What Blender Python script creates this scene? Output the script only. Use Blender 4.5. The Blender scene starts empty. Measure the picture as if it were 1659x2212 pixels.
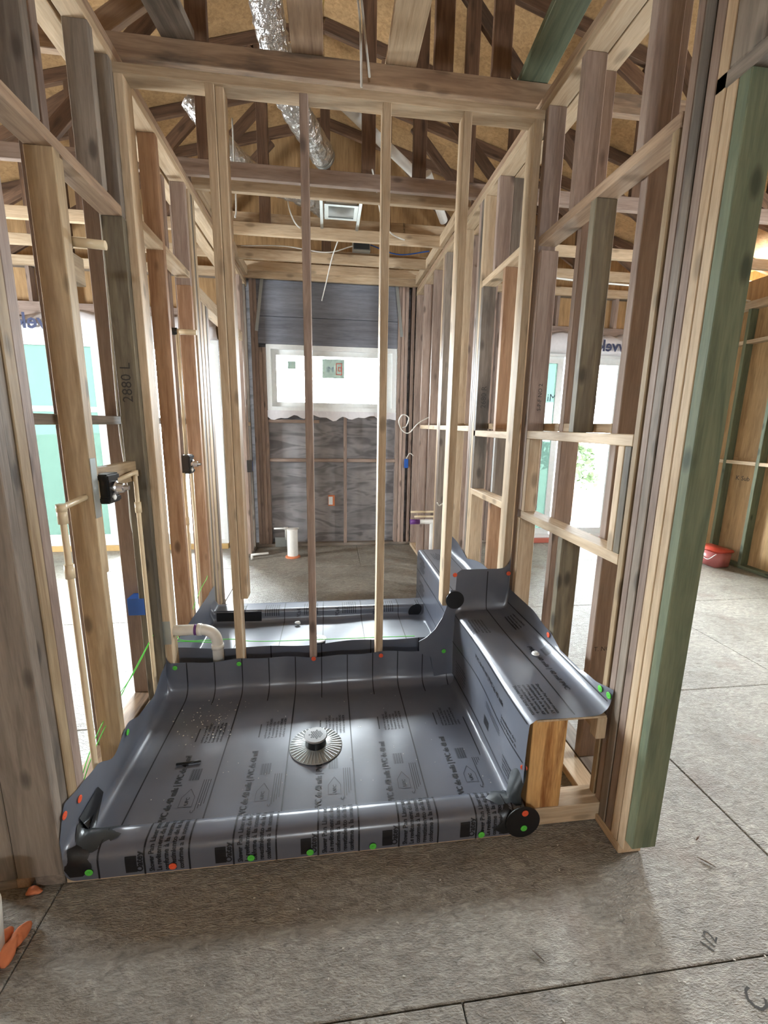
import bpy, bmesh, math, random
from mathutils import Vector, Matrix, Euler
random.seed(7)
R = math.radians
SC = bpy.context.scene
COL = SC.collection
# ------------------------------------------------------------------ camera
def setup_camera():
    f_px, W = 941.72, 1659.0
    p, y, r = R(11.3556), R(7.3727), R(0.9411)
    Rz = Matrix(((math.cos(y), -math.sin(y), 0), (math.sin(y), math.cos(y), 0), (0, 0, 1)))
    A = Matrix(((1, 0, 0), (0, 0, -1), (0, 1, 0)))
    Rx = Matrix(((1, 0, 0), (0, math.cos(p), -math.sin(p)), (0, math.sin(p), math.cos(p))))
    Rr = Matrix(((math.cos(r), -math.sin(r), 0), (math.sin(r), math.cos(r), 0), (0, 0, 1)))
    T = (Rr @ Rx @ A @ Rz).transposed()
    right, up, back = T @ Vector((1, 0, 0)), T @ Vector((0, -1, 0)), T @ Vector((0, 0, -1))
    cd = bpy.data.cameras.new('camera')
    cd.sensor_fit = 'HORIZONTAL'; cd.sensor_width = 36.0; cd.lens = f_px / W * 36.0
    cd.clip_start = 0.02; cd.clip_end = 200
    co = bpy.data.objects.new('camera', cd); COL.objects.link(co)
    M = Matrix((right, up, back)).transposed().to_4x4()
    M.translation = Vector((0, 0, 1.5))
    co.matrix_world = M
    SC.camera = co
setup_camera()
# ------------------------------------------------------------------ world, light, exposure
SKY = 150.0
w = bpy.data.worlds.new('overcast_sky'); SC.world = w; w.use_nodes = True
bgn = w.node_tree.nodes['Background']
bgn.inputs[0].default_value = (0.87, 0.945, 1.0, 1); bgn.inputs[1].default_value = SKY
SC.view_settings.view_transform = 'Standard'
SC.view_settings.look = 'None'
SC.view_settings.gamma = 1.0
SC.view_settings.use_curve_mapping = False
SC.view_settings.exposure = -.55
def portal(loc, size, rot):
    d = bpy.data.lights.new('daylight_portal', 'AREA'); d.shape = 'RECTANGLE'
    d.size, d.size_y = size; d.cycles.is_portal = True
    o = bpy.data.objects.new('daylight_portal', d); COL.objects.link(o)
    o.location = loc; o.rotation_euler = rot
# area lights shine along local -Z
portal((0.06, 5.60, 2.0), (1.5, .8), (R(-90), 0, 0))
portal((-2.47, 5.60, 1.2), (2.5, 2.5), (R(-90), 0, 0))
portal((2.9, 5.60, 1.2), (1.8, 2.5), (R(-90), 0, 0))
portal((.1, -3.62, 1.985), (.7, .33), (R(90), 0, 0))  # opening added behind the camera for fill daylight
portal((-5.06, 3.1, 1.5), (1.0, 1.2), (R(90), 0, R(-90)))  # opening added in the unseen left wall for fill daylight
portal((4.66, 1.7, 1.6), (.8, .8), (R(90), 0, R(90)))  # opening added in the right wall, out of view, for fill daylight

# ------------------------------------------------------------------ helpers
def tag(o, label=None, cat=None, group=None, kind=None):
    if label: o['label'] = label
    if cat: o['category'] = cat
    if group: o['group'] = group
    if kind: o['kind'] = kind
    return o
def empty(name, loc=(0, 0, 0), label=None, cat=None, group=None, kind=None):
    o = bpy.data.objects.new(name, None); COL.objects.link(o); o.location = loc
    o.empty_display_size = .05
    return tag(o, label, cat, group, kind)
def link(name, me, parent=None):
    o = bpy.data.objects.new(name, me); COL.objects.link(o)
    if parent is not None:
        o.parent = parent
        o.matrix_parent_inverse = Matrix.Translation(-Vector(parent.location)) if parent.type == 'EMPTY' else parent.matrix_basis.inverted()
    return o
def mesh_obj(name, verts, faces, mat, parent=None, smooth=False, mats=None, fmat=None):
    me = bpy.data.meshes.new(name); me.from_pydata([tuple(v) for v in verts], [], faces)
    if mats:
        for m in mats: me.materials.append(m)
        for i, p in enumerate(me.polygons): p.material_index = fmat[i]
    else: me.materials.append(mat)
    if smooth: me.polygons.foreach_set('use_smooth', [True] * len(me.polygons))
    me.update()
    return link(name, me, parent)
def bm_obj(name, bm, mat, parent=None, smooth=False):
    me = bpy.data.meshes.new(name); bm.to_mesh(me); bm.free(); me.materials.append(mat)
    if smooth: me.polygons.foreach_set('use_smooth', [True] * len(me.polygons))
    return link(name, me, parent)
_boxes = {}
def box_mesh(w_, t, l, mat, bev=.0025):
    k = (round(w_, 4), round(t, 4), round(l, 4), mat.name, bev)
    if k in _boxes: return _boxes[k]
    bm = bmesh.new(); bmesh.ops.create_cube(bm, size=1)
    for v in bm.verts: v.co = (v.co.x * w_, v.co.y * t, v.co.z * l)
    if bev: bmesh.ops.bevel(bm, geom=bm.edges[:] , offset=min(bev, min(w_, t, l) * .2), segments=1, affect='EDGES')
    me = bpy.data.meshes.new('board'); bm.to_mesh(me); bm.free(); me.materials.append(mat)
    _boxes[k] = me
    return me
def place(o, M):
    o.matrix_basis = M
def board(parent, name, xr, yr, zr, mat, bev=.0025):
    """axis aligned timber; local z is the grain direction"""
    d = [xr[1] - xr[0], yr[1] - yr[0], zr[1] - zr[0]]
    c = Vector(((xr[0] + xr[1]) / 2, (yr[0] + yr[1]) / 2, (zr[0] + zr[1]) / 2))
    a = max(range(3), key=lambda i: d[i])
    ax = [Vector((1, 0, 0)), Vector((0, 1, 0)), Vector((0, 0, 1))]
    z = ax[a]; x = ax[(a + 1) % 3]; y = ax[(a + 2) % 3]
    me = box_mesh(d[(a + 1) % 3], d[(a + 2) % 3], d[a], mat, bev)
    o = link(name, me, parent)
    M = Matrix((x, y, z)).transposed().to_4x4(); M.translation = c
    place(o, M)
    return o
def beam(parent, name, p0, p1, w_, t, mat, up=(0, 0, 1), bev=.0025):
    """sloping timber from p0 to p1; w_ along 'up', t sideways"""
    p0, p1 = Vector(p0), Vector(p1); z = (p1 - p0).normalized(); up = Vector(up)
    y = (up - z * up.dot(z)).normalized(); x = y.cross(z)
    o = link(name, box_mesh(t, w_, (p1 - p0).length, mat, bev), parent)
    M = Matrix((x, y, z)).transposed().to_4x4(); M.translation = (p0 + p1) / 2
    place(o, M)
    return o
def frames(pts):
    out = []; prev = None
    for i, p in enumerate(pts):
        t = (pts[min(i + 1, len(pts) - 1)] - pts[max(i - 1, 0)]).normalized()
        if prev is None:
            a = Vector((0, 0, 1)) if abs(t.z) < .9 else Vector((1, 0, 0))
            n = t.cross(a).normalized()
        else:
            n = (prev - t * prev.dot(t)).normalized()
        prev = n; out.append((n, t.cross(n)))
    return out
def tube_geo(pts, rad, seg=12, cap=True):
    pts = [Vector(p) for p in pts]; fr = frames(pts); V, F = [], []
    rr = rad if hasattr(rad, '__len__') else [rad] * len(pts)
    for i, p in enumerate(pts):
        for k in range(seg):
            a = 2 * math.pi * k / seg
            V.append(p + (fr[i][0] * math.cos(a) + fr[i][1] * math.sin(a)) * rr[i])
    for i in range(len(pts) - 1):
        for k in range(seg):
            F.append((i * seg + k, i * seg + (k + 1) % seg, (i + 1) * seg + (k + 1) % seg, (i + 1) * seg + k))
    if cap:
        F.append(tuple(range(seg - 1, -1, -1))); n = (len(pts) - 1) * seg
        F.append(tuple(range(n, n + seg)))
    return V, F
def tube(name, pts, rad, mat, parent=None, seg=12):
    V, F = tube_geo(pts, rad, seg)
    o = mesh_obj(name, V, F, mat, parent, True)
    m = o.data
    for p in m.polygons:
        if len(p.vertices) > 4: p.use_smooth = False
    return o
def spline(pts, n=8):
    pts = [Vector(p) for p in pts]; out = []
    P = [pts[0] * 2 - pts[1]] + pts + [pts[-1] * 2 - pts[-2]]
    for i in range(1, len(P) - 2):
        for k in range(n):
            t = k / n; a, b, c, d = P[i - 1], P[i], P[i + 1], P[i + 2]
            out.append(.5 * ((2 * b) + (c - a) * t + (2 * a - 5 * b + 4 * c - d) * t * t + (3 * b - a - 3 * c + d) * t ** 3))
    out.append(pts[-1]); return out
def wire(name, pts, rad, mat, parent=None, n=8, seg=6):
    return tube(name, spline(pts, n), rad, mat, parent, seg)
def lathe(name, prof, mat, loc=(0, 0, 0), axis='z', parent=None, seg=32, smooth=True):
    V, F = [], []
    for r_, h in prof:
        for k in range(seg):
            a = 2 * math.pi * k / seg; c, s = r_ * math.cos(a), r_ * math.sin(a)
            v = (c, s, h) if axis == 'z' else ((h, c, s) if axis == 'x' else (c, h, s))
            V.append(Vector(v) + Vector(loc))
    n = len(prof)
    for i in range(n - 1):
        for k in range(seg):
            F.append((i * seg + k, i * seg + (k + 1) % seg, (i + 1) * seg + (k + 1) % seg, (i + 1) * seg + k))
    F.append(tuple(range(seg - 1, -1, -1))); F.append(tuple(range((n - 1) * seg, n * seg)))
    o = mesh_obj(name, V, F, mat, parent, smooth)
    if smooth:
        for p in o.data.polygons:
            if len(p.vertices) > 4: p.use_smooth = False
        try: o.data.set_sharp_from_angle(angle=R(40))
        except Exception: pass
    return o
# ------------------------------------------------------------------ materials
def nt(name):
    m = bpy.data.materials.new(name); m.use_nodes = True
    t = m.node_tree; b = t.nodes['Principled BSDF']
    return m, t, b
def N(t, kind, **kw):
    n = t.nodes.new(kind)
    for k, v in kw.items():
        if k == 'inp':
            for i, x in v.items(): n.inputs[i].default_value = x
        else: setattr(n, k, v)
    return n
def ramp(t, stops):
    n = N(t, 'ShaderNodeValToRGB'); e = n.color_ramp.elements
    while len(e) > 1: e.remove(e[-1])
    e[0].position, e[0].color = stops[0][0], (*stops[0][1], 1)
    for p, c in stops[1:]:
        k = e.new(p); k.color = (*c, 1)
    return n
def mix(t, a, b, fac, mode='MIX'):
    n = N(t, 'ShaderNodeMix', data_type='RGBA', blend_type=mode)
    L = t.links.new
    for s, i in ((fac, 0), (a, 6), (b, 7)):
        if hasattr(s, 'is_linked') or hasattr(s, 'links'): L(s, n.inputs[i])
        else: n.inputs[i].default_value = (*s, 1) if (hasattr(s, '__len__') and len(s) == 3) else s
    return n.outputs[2]
def plain(name, col, rough=.5, metal=0., spec=.5, trans=0, bump=None):
    m, t, b = nt(name)
    b.inputs['Base Color'].default_value = (*col, 1); b.inputs['Roughness'].default_value = rough
    b.inputs['Metallic'].default_value = metal; b.inputs['Specular IOR Level'].default_value = spec
    b.inputs['Transmission Weight'].default_value = trans
    tc = N(t, 'ShaderNodeTexCoord'); n = N(t, 'ShaderNodeTexNoise', inp={2: bump[0] if bump else 30., 3: 3.})
    t.links.new(tc.outputs['Object'], n.inputs[0])
    v = N(t, 'ShaderNodeMapRange', inp={1: 0., 2: 1., 3: .9, 4: 1.08}); t.links.new(n.outputs[0], v.inputs[0])
    h = N(t, 'ShaderNodeHueSaturation'); h.inputs['Color'].default_value = (*col, 1)
    t.links.new(v.outputs[0], h.inputs['Value']); t.links.new(h.outputs[0], b.inputs['Base Color'])
    if bump:
        bp = N(t, 'ShaderNodeBump', inp={0: bump[1], 1: bump[2]}); t.links.new(n.outputs[0], bp.inputs['Height'])
        t.links.new(bp.outputs[0], b.inputs['Normal'])
    return m
def wood(name, light, dark, knots=.5, stain=0., stain_col=(.05, .045, .04), var=.35, rough=.65, grain=1.0, ss=(1, 1, .22), sf_=4.2):
    m, t, b = nt(name); L = t.links.new
    tc = N(t, 'ShaderNodeTexCoord'); oi = N(t, 'ShaderNodeObjectInfo')
    mul = N(t, 'ShaderNodeVectorMath', operation='SCALE'); mul.inputs[0].default_value = (13.7, 7.9, 31.1)
    L(oi.outputs['Random'], mul.inputs['Scale'])
    add = N(t, 'ShaderNodeVectorMath', operation='ADD'); L(tc.outputs['Object'], add.inputs[0]); L(mul.outputs[0], add.inputs[1])
    mp = N(t, 'ShaderNodeMapping', inp={3: (1, 1, .085)}); L(add.outputs[0], mp.inputs[0])
    n1 = N(t, 'ShaderNodeTexNoise', inp={2: 34., 3: 4., 4: .6, 8: .7}); L(mp.outputs[0], n1.inputs[0])
    n2 = N(t, 'ShaderNodeTexNoise', inp={2: 160., 3: 2.}); L(mp.outputs[0], n2.inputs[0])
    mp3 = N(t, 'ShaderNodeMapping', inp={3: (1, 1, .16)}); L(add.outputs[0], mp3.inputs[0])
    n3 = N(t, 'ShaderNodeTexNoise', inp={2: 7., 3: 3.}); L(mp3.outputs[0], n3.inputs[0])
    r1 = ramp(t, [(.33, dark), (.62, light)]); L(n1.outputs[0], r1.inputs[0])
    r2 = ramp(t, [(.35, (.82, .8, .78)), (.6, (1.04, 1.03, 1.02))]); L(n2.outputs[0], r2.inputs[0])
    c = mix(t, r1.outputs[0], r2.outputs[0], .55 * grain, 'MULTIPLY')
    # broad tone patches
    r3 = ramp(t, [(.3, (.72, .7, .68)), (.7, (1.12, 1.1, 1.08))]); L(n3.outputs[0], r3.inputs[0])
    c = mix(t, c, r3.outputs[0], .6, 'MULTIPLY')
    # knots
    mk = N(t, 'ShaderNodeMapping', inp={3: (1, 1, .45)}); L(add.outputs[0], mk.inputs[0])
    vo = N(t, 'ShaderNodeTexVoronoi', inp={2: 8.5}); vo.inputs['Randomness'].default_value = 1; L(mk.outputs[0], vo.inputs[0])
    rk = ramp(t, [(.0, (1, 1, 1)), (.10, (.85, .85, .85)), (.19, (0, 0, 0))]); L(vo.outputs['Distance'], rk.inputs[0])
    kf = N(t, 'ShaderNodeMath', operation='MULTIPLY', inp={1: knots}); L(rk.outputs[0], kf.inputs[0])
    c = mix(t, c, tuple(x * .32 for x in dark), kf.outputs[0])
    if stain:
        ms = N(t, 'ShaderNodeMapping', inp={3: ss}); L(add.outputs[0], ms.inputs[0])
        ns = N(t, 'ShaderNodeTexNoise', inp={2: sf_, 3: 5., 4: .65}); L(ms.outputs[0], ns.inputs[0])
        rs = ramp(t, [(.54, (0, 0, 0)), (.66, (1, 1, 1))]); L(ns.outputs[0], rs.inputs[0])
        sf = N(t, 'ShaderNodeMath', operation='MULTIPLY', inp={1: stain}); L(rs.outputs[0], sf.inputs[0])
        c = mix(t, c, stain_col, sf.outputs[0])
    # per board value
    mr = N(t, 'ShaderNodeMapRange', inp={1: 0., 2: 1., 3: 1 - var * .5, 4: 1 + var * .5}); L(oi.outputs['Random'], mr.inputs[0])
    hs = N(t, 'ShaderNodeHueSaturation'); L(c, hs.inputs['Color']); L(mr.outputs[0], hs.inputs['Value'])
    L(hs.outputs[0], b.inputs['Base Color'])
    b.inputs['Roughness'].default_value = rough; b.inputs['Specular IOR Level'].default_value = .3
    bp = N(t, 'ShaderNodeBump', inp={0: .25, 1: .002}); L(n2.outputs[0], bp.inputs['Height']); L(bp.outputs[0], b.inputs['Normal'])
    return m
FRESH = wood('fresh_pine', (.60, .475, .325), (.465, .34, .215), knots=.6, var=.2)
YELLOW = wood('yellow_pine', (.44, .335, .205), (.30, .21, .12), knots=.8, stain=.35, stain_col=(.12, .085, .05), var=.2)
PINK = wood('brown_spruce', (.37, .285, .235), (.255, .185, .15), knots=.8, var=.35)
GREY = wood('weathered_spruce', (.27, .23, .19), (.175, .145, .118), knots=.8, stain=.7, var=.3)
GRGREEN = wood('grey_green_pine', (.22, .19, .13), (.125, .105, .075), knots=.9, stain=.6, var=.2)
DARK = wood('dark_aged_pine', (.17, .10, .06), (.085, .048, .03), knots=.5, stain=.3, var=.4)
GREEN = wood('green_treated_pine', (.18, .205, .13), (.11, .14, .09), knots=.9, stain=.25, var=.15)
ORANGE = wood('orange_pine', (.46, .30, .19), (.31, .175, .10), knots=.9, stain=.3, stain_col=(.16, .05, .02), var=.2)
STAINED = wood('mould_stained_pine', (.42, .30, .20), (.27, .18, .12), knots=.5, stain=.85, var=.2)
POST = wood('streaked_post_pine', (.70, .43, .18), (.50, .26, .09), knots=.4, stain=.85, stain_col=(.20, .065, .015), var=.1, ss=(1, 1, .10), sf_=16.)
PLYTAN = wood('tan_sheathing_plywood', (.47, .30, .145), (.33, .20, .09), knots=.25, var=.25, grain=.8)
def plywood_far():
    m, t, b = nt('grey_plywood'); L = t.links.new
    tc = N(t, 'ShaderNodeTexCoord')
    mp = N(t, 'ShaderNodeMapping', inp={3: (1.2, 1, 5.)}); L(tc.outputs['Object'], mp.inputs[0])
    n = N(t, 'ShaderNodeTexNoise', inp={2: 1.6, 3: 2., 8: 1.2}); L(mp.outputs[0], n.inputs[0])
    wv = N(t, 'ShaderNodeMath', operation='MULTIPLY', inp={1: 17.}); L(n.outputs[0], wv.inputs[0])
    sn = N(t, 'ShaderNodeMath', operation='SINE'); L(wv.outputs[0], sn.inputs[0])
    r = ramp(t, [(.0, (.17, .16, .165)), (.7, (.27, .26, .265)), (1., (.31, .295, .295))])
    mr = N(t, 'ShaderNodeMapRange', inp={1: -1., 2: 1.}); L(sn.outputs[0], mr.inputs[0]); L(mr.outputs[0], r.inputs[0])
    n2 = N(t, 'ShaderNodeTexNoise', inp={2: 3., 3: 4.}); L(tc.outputs['Object'], n2.inputs[0])
    r2 = ramp(t, [(.35, (.7, .7, .7)), (.65, (1.1, 1.1, 1.1))]); L(n2.outputs[0], r2.inputs[0])
    L(mix(t, r.outputs[0], r2.outputs[0], 1., 'MULTIPLY'), b.inputs['Base Color'])
    b.inputs['Roughness'].default_value = .8
    return m
PLYFAR = plywood_far()
def subfloor():
    m, t, b = nt('weathered_subfloor_panel'); L = t.links.new
    tc = N(t, 'ShaderNodeTexCoord'); g = N(t, 'ShaderNodeNewGeometry')
    mp = N(t, 'ShaderNodeMapping', inp={3: (1, 2.6, 1), 2: (0, 0, .5)}); L(g.outputs['Position'], mp.inputs[0])
    n1 = N(t, 'ShaderNodeTexNoise', inp={2: 22., 3: 5., 4: .68, 8: 1.1}); L(mp.outputs[0], n1.inputs[0])
    n2 = N(t, 'ShaderNodeTexNoise', inp={2: 2.1, 3: 6., 4: .62, 8: .6}); L(g.outputs['Position'], n2.inputs[0])
    n3 = N(t, 'ShaderNodeTexNoise', inp={2: 90., 3: 3.}); L(mp.outputs[0], n3.inputs[0])
    r1 = ramp(t, [(.25, (.13, .115, .095)), (.5, (.28, .258, .218)), (.75, (.46, .43, .37))]); L(n1.outputs[0], r1.inputs[0])
    r2 = ramp(t, [(.3, (.62, .58, .54)), (.5, (.95, .94, .92)), (.7, (1.12, 1.1, 1.07))]); L(n2.outputs[0], r2.inputs[0])
    c = mix(t, r1.outputs[0], r2.outputs[0], .9, 'MULTIPLY')
    # dark chips and scuffs
    mp2 = N(t, 'ShaderNodeMapping', inp={3: (1, 3.2, 1), 2: (0, 0, -.7)}); L(g.outputs['Position'], mp2.inputs[0])
    vo = N(t, 'ShaderNodeTexNoise', inp={2: 13., 3: 2., 8: 2.2}); L(mp2.outputs[0], vo.inputs[0])
    rv = ramp(t, [(.66, (0, 0, 0)), (.73, (1, 1, 1))]); L(vo.outputs[0], rv.inputs[0])
    fv = N(t, 'ShaderNodeMath', operation='MULTIPLY', inp={1: .5}); L(rv.outputs[0], fv.inputs[0])
    c = mix(t, c, (.06, .05, .042), fv.outputs[0])
    n4 = N(t, 'ShaderNodeTexNoise', inp={2: 4.5, 3: 2.}); L(g.outputs['Position'], n4.inputs[0])
    r4 = ramp(t, [(.58, (0, 0, 0)), (.72, (1, 1, 1))]); L(n4.outputs[0], r4.inputs[0])
    f4 = N(t, 'ShaderNodeMath', operation='MULTIPLY', inp={1: .35}); L(r4.outputs[0], f4.inputs[0])
    c = mix(t, c, (.17, .105, .075), f4.outputs[0])
    L(c, b.inputs['Base Color']); b.inputs['Roughness'].default_value = .52; b.inputs['Specular IOR Level'].default_value = .6
    ad = N(t, 'ShaderNodeMath', operation='ADD'); L(n1.outputs[0], ad.inputs[0]); L(n3.outputs[0], ad.inputs[1])
    bp = N(t, 'ShaderNodeBump', inp={0: .8, 1: .012}); L(ad.outputs[0], bp.inputs['Height']); L(bp.outputs[0], b.inputs['Normal'])
    return m
FLOOR = subfloor()
def liner_mat(name, col, rough=.29):
    m, t, b = nt(name); L = t.links.new
    g = N(t, 'ShaderNodeNewGeometry')
    n1 = N(t, 'ShaderNodeTexNoise', inp={2: 3.2, 3: 4., 4: .6}); L(g.outputs['Position'], n1.inputs[0])
    n2 = N(t, 'ShaderNodeTexNoise', inp={2: 24., 3: 4., 4: .7}); L(g.outputs['Position'], n2.inputs[0])
    r1 = ramp(t, [(.48, (0, 0, 0)), (.72, (1, 1, 1))]); L(n1.outputs[0], r1.inputs[0])
    mm = N(t, 'ShaderNodeMath', operation='MULTIPLY'); L(r1.outputs[0], mm.inputs[0]); L(n2.outputs[0], mm.inputs[1])
    f = N(t, 'ShaderNodeMath', operation='MULTIPLY', inp={1: .25}); L(mm.outputs[0], f.inputs[0])
    L(mix(t, col, (.30, .29, .27), f.outputs[0]), b.inputs['Base Color'])
    b.inputs['Roughness'].default_value = rough
    b.inputs['Specular IOR Level'].default_value = .8
    n3 = N(t, 'ShaderNodeTexNoise', inp={2: 7., 3: 2.}); L(g.outputs['Position'], n3.inputs[0])
    bp = N(t, 'ShaderNodeBump', inp={0: .2, 1: .005}); L(n3.outputs[0], bp.inputs['Height']); L(bp.outputs[0], b.inputs['Normal'])
    return m
LINER = liner_mat('grey_pvc_liner', (.105, .114, .142))
PRINT = plain('black_ink', (.006, .006, .008), .45)
RUBBER = plain('black_patch_vinyl', (.008, .008, .009), .35)
PATCH2 = plain('grey_patch_vinyl', (.03, .034, .036), .3)
WHITEPVC = plain('white_pvc', (.80, .78, .72), .3)
CPVC = plain('cream_cpvc', (.66, .53, .34), .35)
PURPLE = plain('purple_primer', (.14, .04, .22), .5)
BLACK = plain('black_plastic', (.008, .008, .008), .3)
CHROME = plain('chrome', (.6, .6, .62), .2, 1.)
GALV = plain('galvanised_steel', (.42, .45, .44), .38, .85)
BLUE = plain('blue_box_plastic', (.012, .085, .36), .4)
GREENCAP = plain('green_cap', (.10, .55, .06), .4)
REDCAP = plain('orange_red_cap', (.75, .10, .035), .4)
GREENCORD = plain('green_string', (.10, .62, .06), .5)
CABLE = plain('white_cable', (.68, .66, .60), .5)
YCABLE = plain('yellow_cable', (.6, .47, .2), .5)
FOIL = plain('foil_duct', (.62, .61, .6), .28, .9, bump=(38., .9, .02))
FOAM = plain('orange_foam', (.62, .20, .085), .8, bump=(40., .5, .01))
WHITE = plain('white_vinyl_frame', (.80, .82, .80), .35)
WRAP = plain('house_wrap', (.72, .70, .71), .6)
NAVY = plain('navy_ink', (.03, .04, .1), .6)

REDINK = plain('red_ink', (.5, .05, .03), .6)
CLEAR = plain('pink_tub_plastic', (.45, .14, .13), .3)
REDLID = plain('red_lid', (.5, .06, .035), .35)
SILL = plain('tan_door_sill', (.55, .36, .14), .6)
BRICK = plain('red_sill', (.45, .12, .08), .6)
CONCRETE = plain('outside_concrete', (.62, .60, .56), .8, bump=(8., .2, .01))
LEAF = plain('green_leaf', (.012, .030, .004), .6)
MARK = plain('marker_ink', (.03, .025, .02), .7)
STEEL = plain('brushed_strainer', (.26, .26, .26), .45, .2)
CLEARRING = plain('clear_ribbed_plastic', (.34, .36, .36), .15, .2)
CHIP = plain('pale_chip', (.55, .52, .46), .7)
ROOFDARK = plain('dark_sheathing', (.05, .045, .04), .9)
DRYGREEN = plain('painted_lawn_board', (.16, .24, .12), .8)
GLAREHEADER = wood('glare_tinted_header', (.21, .225, .26), (.15, .16, .19), knots=.2, var=.1)  # grey header wood with the blue of the window glare mixed into its colour
def glass(name, col, film=0.0):
    m, t, b = nt(name); L = t.links.new
    tr = N(t, 'ShaderNodeBsdfTransparent'); tr.inputs[0].default_value = (*col, 1)
    gl = N(t, 'ShaderNodeBsdfGlossy', inp={1: .03}); fr = N(t, 'ShaderNodeFresnel', inp={0: 1.45})
    mx = N(t, 'ShaderNodeMixShader'); out = t.nodes['Material Output']
    L(fr.outputs[0], mx.inputs[0]); L(tr.outputs[0], mx.inputs[1]); L(gl.outputs[0], mx.inputs[2])
    last = mx.outputs[0]
    if film:
        tl = N(t, 'ShaderNodeBsdfTranslucent'); tl.inputs[0].default_value = (*col, 1)
        m2 = N(t, 'ShaderNodeMixShader'); m2.inputs[0].default_value = film
        L(last, m2.inputs[1]); L(tl.outputs[0], m2.inputs[2]); last = m2.outputs[0]
    L(last, out.inputs[0])
    t.nodes.remove(b)
    return m
GLASS = glass('clear_glass', (.97, .98, .98))
FILM = glass('turquoise_film_glass', (.098, .128, .115), .35)

STICKER = glass('grey_green_sticker', (.105, .112, .10), .5)
# ------------------------------------------------------------------ constants (metres)
XL, XR, YP = -.87, 1.02, 2.25        # inner faces of left and right stud walls, partition front
D4, T = .089, .038                   # 2x4
ZB, ZT = .038, 2.95                  # stud bottom and top
# ------------------------------------------------------------------ floor
floor = mesh_obj('floor', [(-5.1, -3.6, -.12), (4.9, -3.6, -.12), (4.9, 5.45, -.12), (-5.1, 5.45, -.12), (-5.1, -3.6, -.022), (4.9, -3.6, -.022), (4.9, 5.45, -.022), (-5.1, 5.45, -.022)],
                 [(3, 2, 1, 0), (4, 5, 6, 7), (0, 1, 5, 4), (1, 2, 6, 5), (2, 3, 7, 6), (3, 0, 4, 7)], ROOFDARK)
tag(floor, 'weathered grey brown subfloor panels with open seams across the whole house', 'floor', kind='structure')
_fp = {}
def floor_panel(x0, x1, y0, y1):
    k = (round(x1 - x0, 3), round(y1 - y0, 3))
    if k not in _fp:
        a, b_ = k; bm = bmesh.new(); bmesh.ops.create_cube(bm, size=1)
        for v in bm.verts: v.co = (v.co.x * a, v.co.y * b_, v.co.z * .022)
        bmesh.ops.bevel(bm, geom=bm.edges[:], offset=.003, segments=1, affect='EDGES')
        me = bpy.data.meshes.new('floor_panel'); bm.to_mesh(me); bm.free(); me.materials.append(FLOOR); _fp[k] = me
    o = link('floor_panel', _fp[k], floor); o.location = ((x0 + x1) / 2, (y0 + y1) / 2, -.011)
G = .0022
for j in range(-4, 5):
    y0, y1 = .843 + 1.22 * j, .843 + 1.22 * (j + 1)
    y0, y1 = max(y0, -3.6), min(y1, 5.45)
    if y1 - y0 < .05: continue
    off = -.88 if j % 2 == 0 else -.88 + 1.22
    for i in range(-4, 5):
        x0, x1 = max(off + 2.44 * i, -5.1), min(off + 2.44 * (i + 1), 4.9)
        if x1 - x0 > .05: floor_panel(x0 + G, x1 - G, y0 + G, y1 - G)
# ------------------------------------------------------------------ framed walls
def wall(name, label):
    return empty(name, (0, 0, 0), label, 'wall', kind='structure')
def upright(par, y0, mat, x0, x1, z0=ZB, z1=ZT, t=T, name='stud'):
    return board(par, name, (x0, x1), (y0, y0 + t), (z0, z1), mat)
def plates(par, x0, x1, y0, y1, mb, mt):
    board(par, 'bottom_plate', (x0, x1), (y0, y1), (.001, ZB), mb)
    board(par, 'top_plate', (x0, x1), (y0, y1), (ZT, ZT + T), mt)
    board(par, 'top_plate', (x0, x1), (y0, y1), (ZT + T, ZT + 2 * T), mt)
# ---- left stud wall (two rows of studs back to back)
wl = wall('wall_left', 'open framed stud wall left of the shower pan')
A0, A1 = XL - D4, XL
B0, B1 = A0 - .105, A0 - .016
board(wl, 'bottom_plate', (A0, A1), (1.285, 3.60), (.001, ZB), GREY)
board(wl, 'bottom_plate', (B0, B1), (1.285, 3.60), (.001, ZB), STAINED)
for z, m in ((ZT, FRESH), (ZT + T, STAINED)):
    board(wl, 'top_plate', (A0, A1), (-.2, 5.30), (z, z + T), m)
    board(wl, 'top_plate', (B0, B1), (-.2, 5.30), (z, z + T), m)
upright(wl, 1.284, GREY, A0 - .05, A1)
upright(wl, 1.324, GREY, A0, A1 - .004, z1=2.36)
upright(wl, 1.364, YELLOW, A0, A1, z1=2.36, t=.044)
upright(wl, 1.410, PINK, A0, A1 - .002, z1=2.36, t=.046)
board(wl, 'blocking', (A0, A1), (1.324, 2.217), (2.36, 2.40), STAINED)
upright(wl, 1.64, GREY, A0, A1, 2.40, ZT)
upright(wl, 1.727, YELLOW, A0, A1, z1=2.36)
upright(wl, 1.768, YELLOW, A0, A1 - .012, .9, 2.36)
upright(wl, 2.06, GREY, A0, A1, 2.40, ZT)
studB = upright(wl, 2.217, GRGREEN, A0, A1, z1=2.36)
upright(wl, 2.217, GREY, A0, A1, 2.36, ZT)
board(wl, 'blocking', (A0, A1), (2.255, 2.709), (2.40, 2.44), FRESH)
board(wl, 'blocking', (A0, A1), (2.747, 3.177), (2.40, 2.44), FRESH)
upright(wl, 2.709, ORANGE, A0, A1)
upright(wl, 3.177, ORANGE, A0, A1, z1=2.36)
upright(wl, 3.177, PINK, A0, A1, 2.36, ZT)
for k, m in enumerate((FRESH, GREY, FRESH, PINK, FRESH, FRESH, GREY, PINK)):
    upright(wl, 3.26 + .043 * k, m, A0, A1 - .003 * (k % 2), z1=ZT if k < 3 else 2.32)
board(wl, 'door_header', (A0, A1), (3.39, 4.93), (2.32, 2.41), FRESH)
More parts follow.
